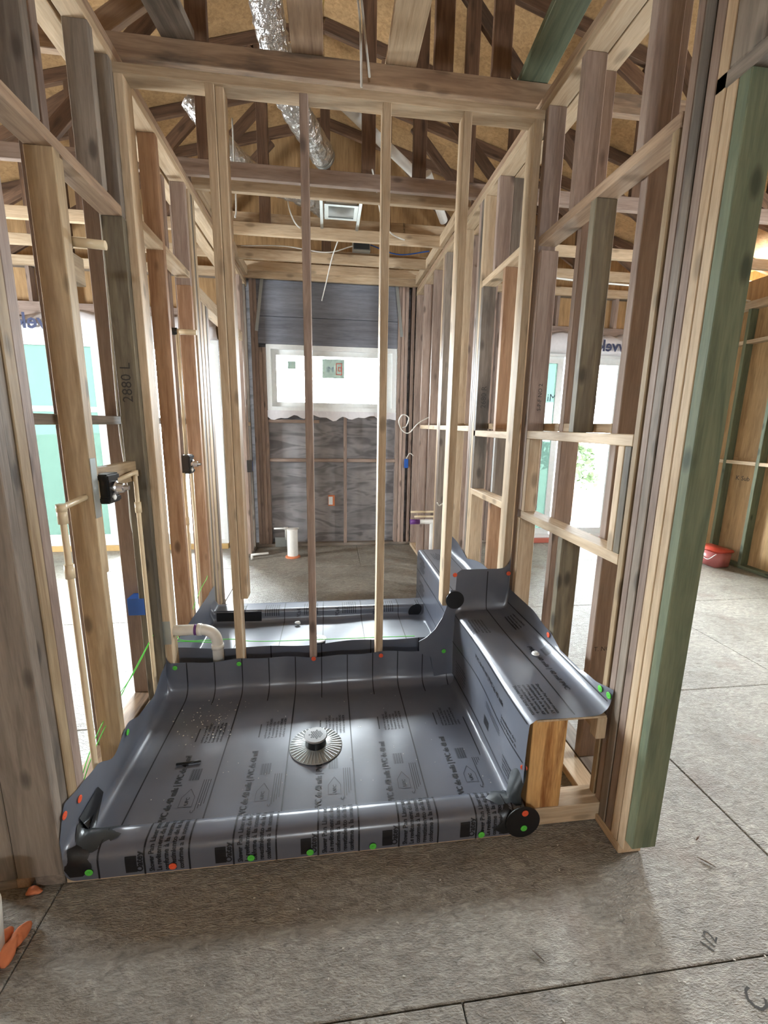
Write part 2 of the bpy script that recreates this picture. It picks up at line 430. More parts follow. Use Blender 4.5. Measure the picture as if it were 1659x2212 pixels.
upright(wl, 4.50, PINK, A0, A1, 2.41, ZT)
for y in (4.89, 4.93, 5.02): upright(wl, y, PINK, A0, A1)
upright(wl, 5.20, GREY, A0, A1)
board(wl, 'bottom_plate', (A0, A1), (4.88, 5.29), (.001, ZB), GREY)
ys2 = [1.30, 1.895, 2.30, 2.706, 3.11, 3.50]
for y in ys2: upright(wl, y, PINK, B0, B1)
for y in (4.90, 5.22): upright(wl, y, PINK, B0, B1)
for a, b_ in zip(ys2[:-1], ys2[1:]): board(wl, 'blocking', (B0, B1), (a + T, b_), (1.48, 1.518), GREY)
board(wl, 'blocking', (A0, A1), (5.06, 5.20), (1.46, 1.50), FRESH)
# upper blocks of the near bay seen above the shower arm
board(wl, 'blocking', (A0, A0 + .04), (1.806, 1.95), (2.0, 2.10), YELLOW)
# ---- right stud wall
wr = wall('wall_right', 'open framed stud wall with niche framing right of the bench')
C0, C1 = XR, XR + D4
E0, E1 = C1 + .004, C1 + .093
board(wr, 'bottom_plate', (C0, C1), (1.176, 5.29), (.001, ZB), FRESH)
board(wr, 'bottom_plate', (E0, E1), (1.35, 5.29), (.001, ZB), GREY)
for z, m in ((ZT, FRESH), (ZT + T, STAINED)):
    board(wr, 'top_plate', (C0, C1), (-.2, 5.30), (z, z + T), m)
    board(wr, 'top_plate', (E0, E1), (-.2, 5.30), (z, z + T), FRESH)
upright(wr, 1.118, GREEN, C0, C1, .085, 2.36, t=.036)
upright(wr, 1.156, FRESH, C0, C1, ZB, 2.36, t=.034)
upright(wr, 1.192, FRESH, C0, C1, t=.034)
upright(wr, 1.228, PINK, C0 + .002, C1, t=.034)
upright(wr, 1.266, GREY, C0, C1, t=.036)
upright(wr, 1.306, PINK, C0 + .003, C1, t=.030)
upright(wr, 1.345, YELLOW, C0, C1, z1=2.36, t=.026)
upright(wr, 1.10, GREY, C0, C1, 2.40, ZT, t=.09)
board(wr, 'blocking', (C0, C1), (.30, 1.226), (2.36, 2.40), GREY)
board(wr, 'blocking', (C0, C1), (1.34, 2.217), (2.36, 2.40), STAINED)
upright(wr, 1.915, PINK, C0, C1, 2.40, ZT)
upright(wr, 1.50, PINK, C0, C1, 2.40, ZT)
upright(wr, 2.217, PINK, C0, C1)
stud_no2 = upright(wr, 2.178, PINK, C0, C1 + .0, 1.06, 2.33)
upright(wr, 2.178, FRESH, C0, C1, ZB, 1.02)
NB1 = C0 + .062
board(wr, 'niche_header', (C0, NB1), (1.372, 2.178), (1.44, 1.48), FRESH)
board(wr, 'niche_sill', (C0, NB1 + .02), (1.372, 2.178), (1.02, 1.06), FRESH)
board(wr, 'niche_trimmer', (C0, NB1), (1.374, 1.408), (1.06, 1.44), GRGREEN)
board(wr, 'niche_trimmer', (C0, NB1), (1.41, 1.444), (1.06, 1.44), FRESH)
board(wr, 'niche_trimmer', (C0, NB1), (2.14, 2.176), (1.06, 1.44), FRESH)
upright(wr, 1.745, GRGREEN, C0, C1, 1.48, 2.36)
upright(wr, 1.745, GRGREEN, C0, C1, ZB, 1.02)
ys2r = [1.59, 1.995, 2.40, 2.81, 3.21, 3.62, 4.03, 4.43, 4.84, 5.24]
for y in ys2r: upright(wr, y, PINK if y != 2.81 else GREY, E0, E1)
for a, b_ in zip(ys2r[:-1], ys2r[1:]): board(wr, 'blocking', (E0, E1), (a + T, b_), (1.48, 1.518), FRESH)
# beyond the partition
upright(wr, 2.372, FRESH, C0, C1, ZB, 2.40)
board(wr, 'blocking', (C0, C1), (2.345, 3.02), (2.40, 2.44), FRESH)
board(wr, 'niche_header', (C0, NB1), (2.41, 3.03), (1.43, 1.47), FRESH)
board(wr, 'niche_sill', (C0, NB1 + .02), (2.41, 3.03), (1.02, 1.06), FRESH)
upright(wr, 2.62, ORANGE, C0, C1, 1.47, 2.40)
upright(wr, 2.62, ORANGE, C0, C1, ZB, 1.02)
stud_r = upright(wr, 2.99, GREY, C0, C1, 1.06, 2.40)
upright(wr, 2.99, FRESH, C0, C1, ZB, 1.02)
upright(wr, 2.80, PINK, C0, C1, 2.44, ZT)
for y, m in ((3.03, FRESH), (3.07, GREY), (3.11, PINK)): upright(wr, y, m, C0, C1)
for y, m in ((3.53, FRESH), (3.98, GREY), (4.02, PINK), (4.06, FRESH), (4.42, PINK), (4.86, PINK), (5.25, PINK)): upright(wr, y, m, C0, C1)
for a, b_ in ((3.15, 3.53), (3.57, 3.98), (4.10, 4.42), (4.46, 4.86)): board(wr, 'blocking', (C0, C1), (a, b_), (1.46, 1.50), WHITE if False else FRESH)
# ---- partition between the two showers
wm = wall('wall_middle', 'fresh yellow stud partition standing between the two shower pans')
board(wm, 'top_plate', (XL - .02, XR + .012), (YP, YP + D4), (2.91, 2.949), FRESH)
def pst(x0, z0=.05, z1=2.91, m=FRESH, t=T, y0=YP, y1=None):
    return board(wm, 'stud', (x0, x0 + t), (y0, y1 or YP + D4), (z0, z1), m)
pst(XL, .06)
pst(-.507, .06)
board(wm, 'stud', (-.468, -.432), (YP + .014, YP + D4 + .004), (.575, 2.91), FRESH)
pst(-.112, .06, m=PINK); pst(.258, .06); pst(.632, .50); pst(XR - .045, .50)
board(wm, 'bottom_plate', (XL, .64), (YP, YP + D4), (.022, .059), FRESH)
# ---- far outer wall
wb = wall('wall_back', 'far outer wall of grey plywood sheathing behind open studs with a window')
YB0, YB1 = 5.30, 5.389
def sheath(par, x0, x1, z0, z1, y, m, name='sheathing_panel'):
    return mesh_box(par, name, (x0, x1), (y, y + .015), (z0, z1), m)
def mesh_box(par, name, xr, yr, zr, m):
    c = Vector(((xr[0] + xr[1]) / 2, (yr[0] + yr[1]) / 2, (zr[0] + zr[1]) / 2))
    o = link(name, box_mesh(xr[1] - xr[0], yr[1] - yr[0], zr[1] - zr[0], m, .001), par); place(o, Matrix.Translation(c)); return o
WX0, WX1, WZ0, WZ1 = -.69, .81, 1.63, 2.37        # window opening
LD0, LD1, RD0, RD1, DZ = -3.75, -1.20, 2.05, 3.76, 2.40   # door openings; left one widened out of view to brighten the far floor
SY = YB1
for x0, x1, z0, z1 in ((LD1, WX0, .0, 1.22), (LD1, WX0, 1.2203, 2.44), (LD1, WX0, 2.4403, 3.1), (WX0, WX1, .0, WZ0), (WX0, WX1, WZ1, 3.1),
                       (WX1, RD0, .0, 1.22), (WX1, RD0, 1.2203, 2.44), (WX1, RD0, 2.4403, 3.1), (RD0, RD1, DZ, 3.1), (LD0, LD1, DZ, 3.1),
                       (RD1, 4.75, 0, 1.6), (RD1, 4.75, 1.6003, 3.1), (-5.0, LD0, 0, 1.6), (-5.0, LD0, 1.6003, 3.1)):
    sheath(wb, x0, x1, z0, z1, SY, PLYFAR if -1.2 < x0 < 1.2 or (x0 == LD1) else PLYTAN)
board(wb, 'bottom_plate', (LD1, RD0), (YB0, YB1), (.001, ZB), GREY)
board(wb, 'top_plate', (-5.0, 4.7), (YB0, YB1), (3.04, 3.078), GREY)
board(wb, 'top_plate', (-5.0, 4.7), (YB0, YB1), (3.08, 3.118), GREY)
for k in range(4): board(wb, 'stud', (-.845 + .039 * k, -.808 + .039 * k), (YB0, YB1), (ZB, 3.04 if k < 2 else WZ0 + .7), PINK)
for k in range(3): board(wb, 'stud', (.815 + .042 * k, .852 + .042 * k), (YB0, YB1), (ZB, 3.04), PINK)
board(wb, 'stud', (.975, 1.011), (YB0, YB1), (ZB, 3.04), PINK)
for x in (-1.10, -1.16, 1.40, 1.80, 2.01, 3.78, 4.2, -3.79, -4.2): board(wb, 'stud', (x, x + T), (YB0, YB1), (ZB, 3.04), GREEN if x > 3.5 else PINK)
board(wb, 'cripple_stud', (.185, .223), (YB0, YB1), (ZB, WZ0 - .04), PINK)
board(wb, 'window_sill_plate', (WX0, WX1), (YB0, YB1), (WZ0 - .04, WZ0 - .002), PINK)
for a, b_ in ((-.69, .185), (.223, .815)): board(wb, 'blocking', (a, b_), (YB0 + .01, YB1), (1.045, 1.083), PINK)
board(wb, 'blocking', (-.69, -.10), (YB0 + .01, YB1), (1.50, 1.538), PINK)
board(wb, 'blocking', (.94, .975), (YB0, YB1), (1.08, 1.118), PINK)
board(wb, 'window_header', (-.77, .815), (YB0 + .01, YB1), (WZ1 + .002, 2.66), GLAREHEADER)
board(wb, 'window_header', (-.77, .815), (YB0 + .01, YB1), (2.664, 3.036), GLAREHEADER)
for x0, x1 in ((RD0, RD1), (LD0, LD1)):
    board(wb, 'door_header', (x0, x1), (YB0, YB1), (DZ + .16, DZ + .30), PINK)
    for k in range(4): board(wb, 'cripple_stud', (x0 + .3 + .38 * k, x0 + .338 + .38 * k), (YB0, YB1), (DZ + .30, 3.04), PINK)
# metal hold-down straps beside the window header
for xa, xb in ((-.70, -.78), (.79, .86)):
    beam(wb, 'metal_strap', (xa, YB0 - .002, 3.06), (xb, YB0 - .002, 2.5), .035, .002, GALV, up=(1, 0, 0))
# ---- outer right wall with tan plywood and green studs
wo = wall('wall_outer_right', 'outer wall of tan plywood and green treated studs at far right')
for y0, y1, z0, z1 in ((3.05, 5.3, 0, 1.20), (3.05, 5.3, 1.2003, 2.42), (2.62, 3.046, 0, 1.20), (2.62, 3.046, 1.2003, 2.42), (2.62, 5.3, 2.4203, 3.1), (-3.6, 1.3, 0, 3.1), (1.3, 2.1, 2.0, 3.1), (1.3, 2.1, 0, 1.2), (2.1, 2.62, 0, 3.1)):  # gap between the nearer panels is an added opening for fill daylight
    mesh_box(wo, 'sheathing_panel', (4.60, 4.615), (y0, y1), (z0, z1), PLYTAN)
for k, y in enumerate((5.22, 4.85, 4.47, 4.08, 3.69, 3.30, 2.9, 2.58)):
    board(wo, 'stud', (4.51, 4.599), (y, y + T), (ZB, 2.78), GREEN)
board(wo, 'bottom_plate', (4.51, 4.599), (2.6, 5.29), (.001, ZB), GREEN)
board(wo, 'top_plate', (4.51, 4.599), (-3.6, 5.29), (2.78, 2.86), FRESH)
for z in (1.13, 2.42):
    for a, b_ in ((4.888, 5.22), (4.508, 4.85), (4.118, 4.47), (3.728, 4.08), (3.338, 3.69)):
        board(wo, 'blocking', (4.51, 4.599), (a, b_), (z, z + T), FRESH)
# ---- outer left wall and the wall behind the camera (their openings are added to let in fill daylight)
wol = wall('wall_outer_left', 'outer plywood wall of the room left of the showers')
for y0, y1, z0, z1 in ((-3.6, 2.6, 0, 3.1), (2.6, 3.6, 2.1, 3.1), (2.6, 3.6, 0, .9), (3.6, 5.4, 0, 3.1)):
    mesh_box(wol, 'sheathing_panel', (-5.03, -5.015), (y0, y1), (z0, z1), PLYTAN)
wf = wall('wall_front', 'outer plywood wall behind the viewer')
for x0, x1, z0, z1 in ((-5.0, -.25, 0, 3.1), (-.25, .45, 0, 1.82), (-.25, .45, 2.15, 3.1), (.45, 4.6, 0, 3.1)):
    mesh_box(wf, 'sheathing_panel', (x0, x1), (-3.615, -3.6), (z0, z1), PLYTAN)
# near left return wall that runs off to the left of the shower
wn = wall('wall_near_left', 'weathered stud wall return at the near left edge')
board(wn, 'stud', (-1.12, A0 - .052), (1.284, 1.322), (ZB, ZT), GREY)
board(wn, 'stud', (-1.45, -1.41), (1.284, 1.373), (ZB, ZT), GREY)
board(wn, 'bottom_plate', (-2.6, A0 - .052), (1.284, 1.373), (.001, ZB), GREY)
board(wn, 'top_plate', (-2.6, B0 - .002), (1.284, 1.373), (ZT, ZT + T), GREY)
# ------------------------------------------------------------------ roof: trusses, sheathing
ceil = empty('ceiling', (0, 0, 3.1), 'exposed roof trusses and tan roof sheathing overhead', 'ceiling', kind='structure')
SL, EX, EZ = .27, 4.95, 3.16
def zr(x): return EZ + SL * (EX - abs(x))
for j in range(8):
    y0 = -3.6 + 1.22 * j; y1 = min(y0 + 1.2198, 5.5)
    for s in (-1, 1):
        for a, b_ in ((0, 2.44), (2.4403, 5.0)):
            if j % 2: a, b_ = (0, 1.22) if a == 0 else (1.2203, 5.0)
            V = [(s * a, y0, zr(a) + .10), (s * b_, y0, zr(b_) + .10), (s * b_, y1, zr(b_) + .10), (s * a, y1, zr(a) + .10)]
            V += [(x, y, z + .016) for x, y, z in V]
            F = [(0, 1, 2, 3), (7, 6, 5, 4), (0, 4, 5, 1), (1, 5, 6, 2), (2, 6, 7, 3), (3, 7, 4, 0)]
            mesh_obj('roof_panel', V, F, PLYTAN, ceil)
def truss(y, mb, mt=DARK, webs=(-3.2, -1.7, -.55, .55, .83, 1.9, 3.3)):
    ch = board(ceil, 'roof_truss', (-4.9, 4.7), (y, y + T), (3.028, 3.117), mb)
    for s in (-1, 1): beam(ch, 'top_chord', (s * 4.95, y + T / 2, zr(4.95) + .05), (0, y + T / 2, zr(0) + .05), .089, T, mt)
    for x in webs: board(ch, 'web', (x - .045, x + .045), (y + .001, y + T - .001), (3.117, zr(x) + .004), mt)
    for a, b_ in ((-3.2, -1.7), (-1.7, -.55), (1.9, .83), (3.3, 1.9)):
        beam(ch, 'web', (a, y + T / 2, 3.13), (b_, y + T / 2, zr(b_) - .02), .089, T - .004, mt)
    return ch
truss(1.10, PINK)
truss(1.72, PINK)
truss(2.341, STAINED)
truss(2.96, PINK) if False else None
truss(3.24, PINK, webs=(-3.2, -1.7, -.75, .28, .62, .95, 2.2, 3.3))
truss(4.10, FRESH, webs=(-3.2, -1.9, -.5, .5, 1.6, 3.3))
truss(4.66, FRESH, webs=(-2.6, 0, 2.6))
truss(5.23, FRESH, webs=(-2.6, 0, 2.6))
truss(.3, PINK); truss(-.6, PINK); truss(-1.5, PINK); truss(-2.5, PINK)
# gable infill above the outer walls
for y in (5.42, -3.62):
    mesh_obj('gable_panel', [(-5, y, 3.09), (5, y, 3.09), (5, y, zr(5) + .1), (0, y, zr(0) + .1), (-5, y, zr(5) + .1), (-5, y + .015, 3.09), (5, y + .015, 3.09), (5, y + .015, zr(5) + .1), (0, y + .015, zr(0) + .1), (-5, y + .015, zr(5) + .1)],
             [(0, 1, 2, 3, 4), (9, 8, 7, 6, 5)], PLYTAN, ceil)
for s in (-1, 1):
    mesh_box(ceil, 'eave_board', (s * 4.95 - .1, s * 4.95 + .06), (-3.6, 5.5), (2.86, 3.30), PLYTAN)
# dropped ceiling joists and ledgers over the far bath
def joist(y, m=FRESH, z=3.09, t=T):
    return board(ceil, 'ceiling_joist', (XL - .02, XR + .02), (y, y + t), (z, z + .089), m)
joist(3.42, FRESH, 3.03)
joist(4.14 + .002, FRESH, 3.119); joist(4.72, FRESH, 3.07); joist(5.20 - .01, FRESH, 3.09)
board(ceil, 'ceiling_ledger', (XL, XL + T), (3.46, 5.18), (3.03, 3.118), FRESH)
board(ceil, 'ceiling_ledger', (XR - T, XR), (3.46, 5.18), (3.03, 3.118), FRESH)
# loose boards lying across the bottom chords
def loose(name, p0, p1, w_, m): return beam(ceil, name, p0, p1, .036, w_, m)
loose('catwalk_board', (-.075, 2.40, 3.137), (-.085, .8, 3.137), .14, STAINED)
loose('catwalk_board', (.35, 2.42, 3.137), (.34, .8, 3.137), .14, FRESH)
loose('brace_board', (1.0, 2.42, 3.137), (.85, .7, 3.137), .14, GREEN)
loose('brace_board', (-.62, 2.42, 3.137), (-.80, .7, 3.137), .14, GREY)
beam(ceil, 'brace_board', (-1.05, 2.5, 3.2), (-.35, 2.5, 3.7), .089, .036, STAINED)
# ------------------------------------------------------------------ window and doors
FT = {}
BOLD = [0]
def text_geo(s, size, cuts=0):
    """flat text as (verts2d, faces), left aligned, cap height about size"""
    k = (s, size, cuts, BOLD[0])
    if k in FT: return FT[k]
    cu = bpy.data.curves.new('t', 'FONT'); cu.body = s; cu.size = size / .7; cu.resolution_u = 2; cu.offset = size * BOLD[0]; cu.fill_mode = 'FRONT'
    o = bpy.data.objects.new('t', cu); COL.objects.link(o)
    dg = bpy.context.evaluated_depsgraph_get(); me = bpy.data.meshes.new_from_object(o.evaluated_get(dg))
    bpy.data.objects.remove(o); bpy.data.curves.remove(cu)
    bm = bmesh.new(); bm.from_mesh(me); bpy.data.meshes.remove(me)
    if cuts:
        xs = [v.co.x for v in bm.verts]; x = min(xs)
        while x < max(xs):
            x += cuts
            bmesh.ops.bisect_plane(bm, geom=bm.verts[:] + bm.edges[:] + bm.faces[:], plane_co=(x, 0, 0), plane_no=(1, 0, 0))
    bm.verts.index_update()
    r = ([(v.co.x, v.co.y) for v in bm.verts], [tuple(v.index for v in f.verts) for f in bm.faces])
    bm.free(); FT[k] = r
    return r
def text_on_plane(name, s, size, org, ux, uy, mat, parent=None, off=.0015):
    V, F = text_geo(s, size); org, ux, uy = Vector(org), Vector(ux), Vector(uy); n = ux.cross(uy)
    return mesh_obj(name, [org + ux * a + uy * b_ + n * off for a, b_ in V], F, mat, parent)
def frame_rect(par, name, x0, x1, z0, z1, y0, y1, wdt, mat):
    """four mitre-free frame rails as one mesh part"""
    bm = bmesh.new()
    for a, b_, c, d in ((x0, x1, z0, z0 + wdt), (x0, x1, z1 - wdt, z1), (x0, x0 + wdt, z0 + wdt, z1 - wdt), (x1 - wdt, x1, z0 + wdt, z1 - wdt)):
        r = bmesh.ops.create_cube(bm, size=1)
        for v in r['verts']: v.co = (a + (v.co.x + .5) * (b_ - a), y0 + (v.co.y + .5) * (y1 - y0), c + (v.co.z + .5) * (d - c))
    return bm_obj(name, bm, mat, par)
win = empty('window_1', (.06, 5.35, WZ0), 'white vinyl window high in the far plywood wall', 'window', kind='structure')
frame_rect(win, 'window_frame', WX0 + .004, WX1 - .004, WZ0 + .004, WZ1 - .004, 5.30, 5.40, .05, WHITE)
frame_rect(win, 'sash', WX0 + .054, WX1 - .054, WZ0 + .054, WZ1 - .054, 5.35, 5.39, .055, WHITE)
pane = mesh_box(win, 'pane', (WX0 + .108, WX1 - .108), (5.368, 5.374), (WZ0 + .108, WZ1 - .108), GLASS)
st = mesh_box(win, 'sticker', (-.06, .20), (5.362, 5.364), (2.02, 2.235), STICKER)
text_on_plane('sticker_print', 'Mi', .062, (.075, 5.361, 2.09), (-1, 0, 0), (0, 0, 1), NAVY, win, off=-.0008)
frame_rect(win, 'sticker_logo', .10, .17, 2.06, 2.19, 5.3605, 5.3615, .008, REDINK)
frame_rect(win, 'sticker_logo', .125, .165, 2.10, 2.15, 5.3600, 5.3605, .008, REDINK)
mesh_box(win, 'sticker', (-.455, -.36), (5.362, 5.364), (2.11, 2.20), STICKER)
# white flashing membrane sagging below the sill
V, F = [], []
n = 40
for i in range(n + 1):
    x = WX0 + (WX1 - WX0) * i / n
    d = .035 + .03 * math.sin(i * .55) * math.sin(i * .21 + 1) + .015 * math.sin(i * 1.3)
    V += [(x, 5.296, WZ0 + .01), (x, 5.292 - .004 * math.sin(i), WZ0 - .03 - max(d, .005))]
F = [(2 * i, 2 * i + 1, 2 * i + 3, 2 * i + 2) for i in range(n)]
fl = mesh_obj('flashing_membrane', V, F, WRAP, win); sm = fl.modifiers.new('s', 'SOLIDIFY'); sm.thickness = .001

def patio_door(name, x0, x1, label, panels, wrap_txt):
    d = empty(name, ((x0 + x1) / 2, 5.35, 0), label, 'door', kind='structure')
    frame_rect(d, 'door_frame', x0 + .004, x1 - .004, .06, DZ - .004, 5.30, 5.42, .045, WHITE)
    mesh_box(d, 'sill', (x0 + .004, x1 - .004), (5.26, 5.42), (.0, .058), SILL if x0 < 0 else BRICK)
    for a, b_, film, bar in panels:
        frame_rect(d, 'door_panel', a, b_, .105, DZ - .05, 5.34, 5.38, .075, WHITE)
        mesh_box(d, 'pane', (a + .075, b_ - .075), (5.357, 5.362), (.18, DZ - .125), FILM if film else GLASS)
        if bar: mesh_box(d, 'mid_rail', (a + .075, b_ - .075), (5.345, 5.375), (1.58, 1.64), GALV if film else WHITE)
    # swag of house wrap over the head
    n = 36; V, F = [], []
    for i in range(n + 1):
        x = x0 + (x1 - x0) * i / n; s = math.sin(math.pi * i / n)
        for k, (yy, zz) in enumerate(((5.29, DZ - .02), (5.25, DZ + .03), (5.22, DZ + .10), (5.25, DZ + .16 + .05 * math.sin(i * .5)), (5.296, DZ + .19 + .05 * math.sin(i * .35 + x0)))):
            V.append((x, yy, zz))
    for i in range(n):
        for k in range(4): F.append((i * 5 + k, (i + 1) * 5 + k, (i + 1) * 5 + k + 1, i * 5 + k + 1))
    hw = mesh_obj('house_wrap', V, F, WRAP, d, True); sm = hw.modifiers.new('s', 'SOLIDIFY'); sm.thickness = .002
    tx, sz, xx = wrap_txt
    BOLD[0] = .03
    text_on_plane('wrap_print', tx, sz, (xx, 5.214, DZ + .02), (-1, 0, 0), (0, .0, 1), NAVY, d, off=-.004)
    BOLD[0] = 0
    return d
patio_door('door_1', LD0, LD1, 'white patio door with turquoise filmed glass in left room', [(LD0 + .045, -2.47, True, True), (-2.47, LD1 - .045, False, False)], ('Tyvek we', .15, -2.65))
dr = patio_door('door_2', RD0, RD1, 'white patio door with one turquoise and one clear panel in right room', [(RD0 + .045, 2.91, True, False), (2.93, RD1 - .045, False, False)], ('Tyvek', .13, 3.72))
text_on_plane('sticker_print', 'Mi', .09, (2.86, 5.35, 1.82), (-1, 0, 0), (0, 0, 1), NAVY, dr, off=-.001)
# ------------------------------------------------------------------ outdoors
ground = mesh_obj('ground', [(-30, 5.45, -.15), (30, 5.45, -.15), (30, 60, -.15), (-30, 60, -.15), (-30, 5.45, -.6), (30, 5.45, -.6), (30, 60, -.6), (-30, 60, -.6)],
                  [(0, 1, 2, 3), (7, 6, 5, 4), (0, 4, 5, 1), (1, 5, 6, 2), (2, 6, 7, 3), (3, 7, 4, 0)], CONCRETE)
tag(ground, 'pale sunlit concrete yard outside the patio doors', 'ground', kind='structure')
def frond(par, base, dirv, length, droop, leaf=.16, n=16):
    pts = []; d = Vector(dirv).normalized(); side = d.cross(Vector((0, 0, 1))).normalized()
    for i in range(n + 1):
        s = i / n; pts.append(Vector(base) + d * length * s + Vector((0, 0, -droop * s * s)))
    V, F = tube_geo(pts, [.008 * (1 - .7 * i / n) for i in range(n + 1)], 5)
    for i in range(2, n + 1):
        for sg in (-1, 1):
            p = pts[i]; tp = p + side * sg * leaf * (1 - .5 * i / n) + d * leaf * .6 + Vector((0, 0, -.05))
            k = len(V); V += [p - d * .012, p + d * .012, tp]; F.append((k, k + 1, k + 2))
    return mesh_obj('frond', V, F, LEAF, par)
palm = empty('palm', (4.9, 8.2, -.15), 'small green palm seen outside through the clear door panel', 'plant')
tube('trunk', [(4.9, 8.2, -.15), (4.92, 8.2, .9), (4.9, 8.2, 1.7)], [.09, .07, .06], DARK, palm, 10)
for i in range(12):
    a = i * 2.4; frond(palm, (4.9, 8.2, 1.7), (math.cos(a), math.sin(a), .55 + .3 * (i % 3)), 1.2, .75)
def shrub(x, y, h, r_, label):
    s = empty('shrub', (x, y, -.15), label, 'plant'); V, F = [], []
    rnd = random.Random(int(x * 10))
    for k in range(420):
        a, b_ = rnd.uniform(0, 6.28), rnd.uniform(-.2, 1); rr = r_ * (1 - .3 * rnd.random())
        p = Vector((x + rr * math.cos(a) * math.sqrt(max(0, 1 - b_ * b_)), y + rr * math.sin(a) * math.sqrt(max(0, 1 - b_ * b_)), .1 + h * (.4 + .55 * b_)))
        d = Vector((rnd.uniform(-1, 1), rnd.uniform(-1, 1), rnd.uniform(-.2, 1))).normalized() * .13; s2 = d.cross(Vector((rnd.random(), rnd.random(), rnd.random()))).normalized() * .035
        i = len(V); V += [p, p + d * .5 + s2, p + d, p + d * .5 - s2]; F.append((i, i + 1, i + 2, i + 3))
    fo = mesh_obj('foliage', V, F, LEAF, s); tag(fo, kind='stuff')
    tube('stem', [(x, y, -.15), (x, y, .4)], .03, DARK, s, 8)
shrub(4.35, 7.2, 1.1, .38, 'leafy lime green shrub outside the right patio door')
shrub(5.2, 9.6, 1.3, .5, 'larger pale green shrub beside the palm outside')
# ------------------------------------------------------------------ shower pan liner
def fillet(pts, rad, n=6):
    pts = [Vector(p) for p in pts]; out = [pts[0]]
    for i in range(1, len(pts) - 1):
        a, b_, c = pts[i - 1], pts[i], pts[i + 1]; r_ = rad[i - 1] if hasattr(rad, '__len__') else rad
        d1, d2 = (a - b_), (c - b_); k = min(r_, d1.length * .48, d2.length * .48)
        p, q = b_ + d1.normalized() * k, b_ + d2.normalized() * k
        for j in range(n + 1):
            t = j / n; out.append(p * (1 - t) ** 2 + b_ * 2 * t * (1 - t) + q * t * t)
    out.append(pts[-1]); return out
class Path2:
    def __init__(s, pts):
        s.p = pts; s.c = [0]
        for a, b_ in zip(pts, pts[1:]): s.c.append(s.c[-1] + (b_ - a).length)
        s.len = s.c[-1]
    def at(s, t):
        t = max(0, min(s.len, t))
        for i in range(len(s.c) - 1):
            if t <= s.c[i + 1]:
                d = s.c[i + 1] - s.c[i]; return s.p[i].lerp(s.p[i + 1], (t - s.c[i]) / d if d else 0)
        return s.p[-1]
    def find(s, f):
        best = min(range(400), key=lambda i: f(s.at(s.len * i / 399))); return s.len * best / 399
PZ = .046
panY = Path2(fillet([Vector((1.281, .012)), Vector((1.279, .118)), Vector((1.386, .118)), Vector((1.40, PZ)), Vector((2.236, PZ)), Vector((2.240, .236))], [.055, .05, .04, .075]))
def interp(tab, x):
    if x <= tab[0][0]: return tab[0][1]
    for (a, b_), (c, d) in zip(tab, tab[1:]):
        if x <= c:
            t = (x - a) / (c - a); t = t * t * (3 - 2 * t); return b_ + (d - b_) * t
    return tab[-1][1]
LEFT_H = [(1.27, .145), (1.33, .25), (1.42, .235), (1.52, .222), (1.65, .158), (1.78, .205), (1.90, .165), (2.05, .15), (2.20, .21), (2.3, .242)]
def pan(x, t, off=0.0):
    """x metres across (values left of -.835 climb the wall), t = arc length front to back"""
    def base(x, t):
        p = panY.at(t); y, z = p.x, p.y
        wob = .004 * math.sin(x * 9 + y * 5) + .003 * math.sin(x * 23 - y * 11)
        if t > panY.len - .2: y += wob * .8; z += wob * .9 * ((t - panY.len + .2) / .2)
        elif PZ - .001 < z < PZ + .002: z += .0 + wob * .3
        x0 = -.832
        if x < x0:
            s = x0 - x; h = max(interp(LEFT_H, y) - z, .015); rad = .034; L = .036 + h
            s = s / .25 * L
            q = math.pi / 2 * rad
            if s < q:
                a = s / rad; xx = x0 - rad * math.sin(a); zz = z + rad * (1 - math.cos(a))
            else: xx = x0 - rad; zz = z + rad + (s - q)
            return Vector((xx, y, zz))
        return Vector((x, y, z))
    p = base(x, t)
    if off:
        e = .004; a = base(x + e, t) - base(x - e, t); b_ = base(x, min(t + e, panY.len)) - base(x, max(t - e, 0))
        n_ = a.cross(b_)
        if n_.length > 0: p = p + n_.normalized() * off
    return p
liner = empty('shower_pan_liner', (-.08, 1.29, 0), 'grey PVC shower liner covering the front pan, curb and bench', 'pan liner')
NX, NT = 96, 110
xs = [-.832 - .25 * (1 - i / 22) for i in range(22)] + [-.832 + (.716 + .832) * i / NX for i in range(NX + 1)]
V = [pan(x, panY.len * j / NT) for j in range(NT + 1) for x in xs]
w_ = len(xs)
F = [(j * w_ + i, j * w_ + i + 1, (j + 1) * w_ + i + 1, (j + 1) * w_ + i) for j in range(NT) for i in range(w_ - 1)]
sh = mesh_obj('pan_sheet', V, F, LINER, liner, True)
# bench sheet
bx = Path2(fillet([Vector((.63, PZ + .002)), Vector((.712, PZ + .002)), Vector((.712, .478)), Vector((1.004, .478)), Vector((1.012, .60))], [.05, .03, .06]))
BH = [(1.2, .55), (1.28, .575), (1.42, .545), (1.6, .52), (1.78, .572), (1.95, .60), (2.24, .60)]
def bench(s, y, off=0.0):
    def base(s, y):
        p = bx.at(s); x, z = p.x, p.y
        if z > .53: z = .53 + (z - .53) * max(.05, (interp(BH, y) - .53) / .07)
        if .09 < z < .46: x += .012 * math.sin(y * 7 + 1) * math.sin((z - .05) * 7) - .006
        if abs(z - .478) < .01: z += .004 * math.sin(y * 9) * math.sin((x - .7) * 9)
        # sheet rolls up against the partition
        yy = y
        if y > 2.20 and z > .40:
            q = y - 2.20; lift = q * 1.0
            yy = 2.20 + .036 * (1 - math.exp(-q / .03)); z = z + max(0, q - .025)
        return Vector((x, yy, z))
    p = base(s, y)
    if off:
        e = .004; a = base(min(s + e, bx.len), y) - base(max(s - e, 0), y); b_ = base(s, y + e) - base(s, y - e)
        n_ = a.cross(b_)
        if n_.length > 0: p = p + n_.normalized() * off
    return p
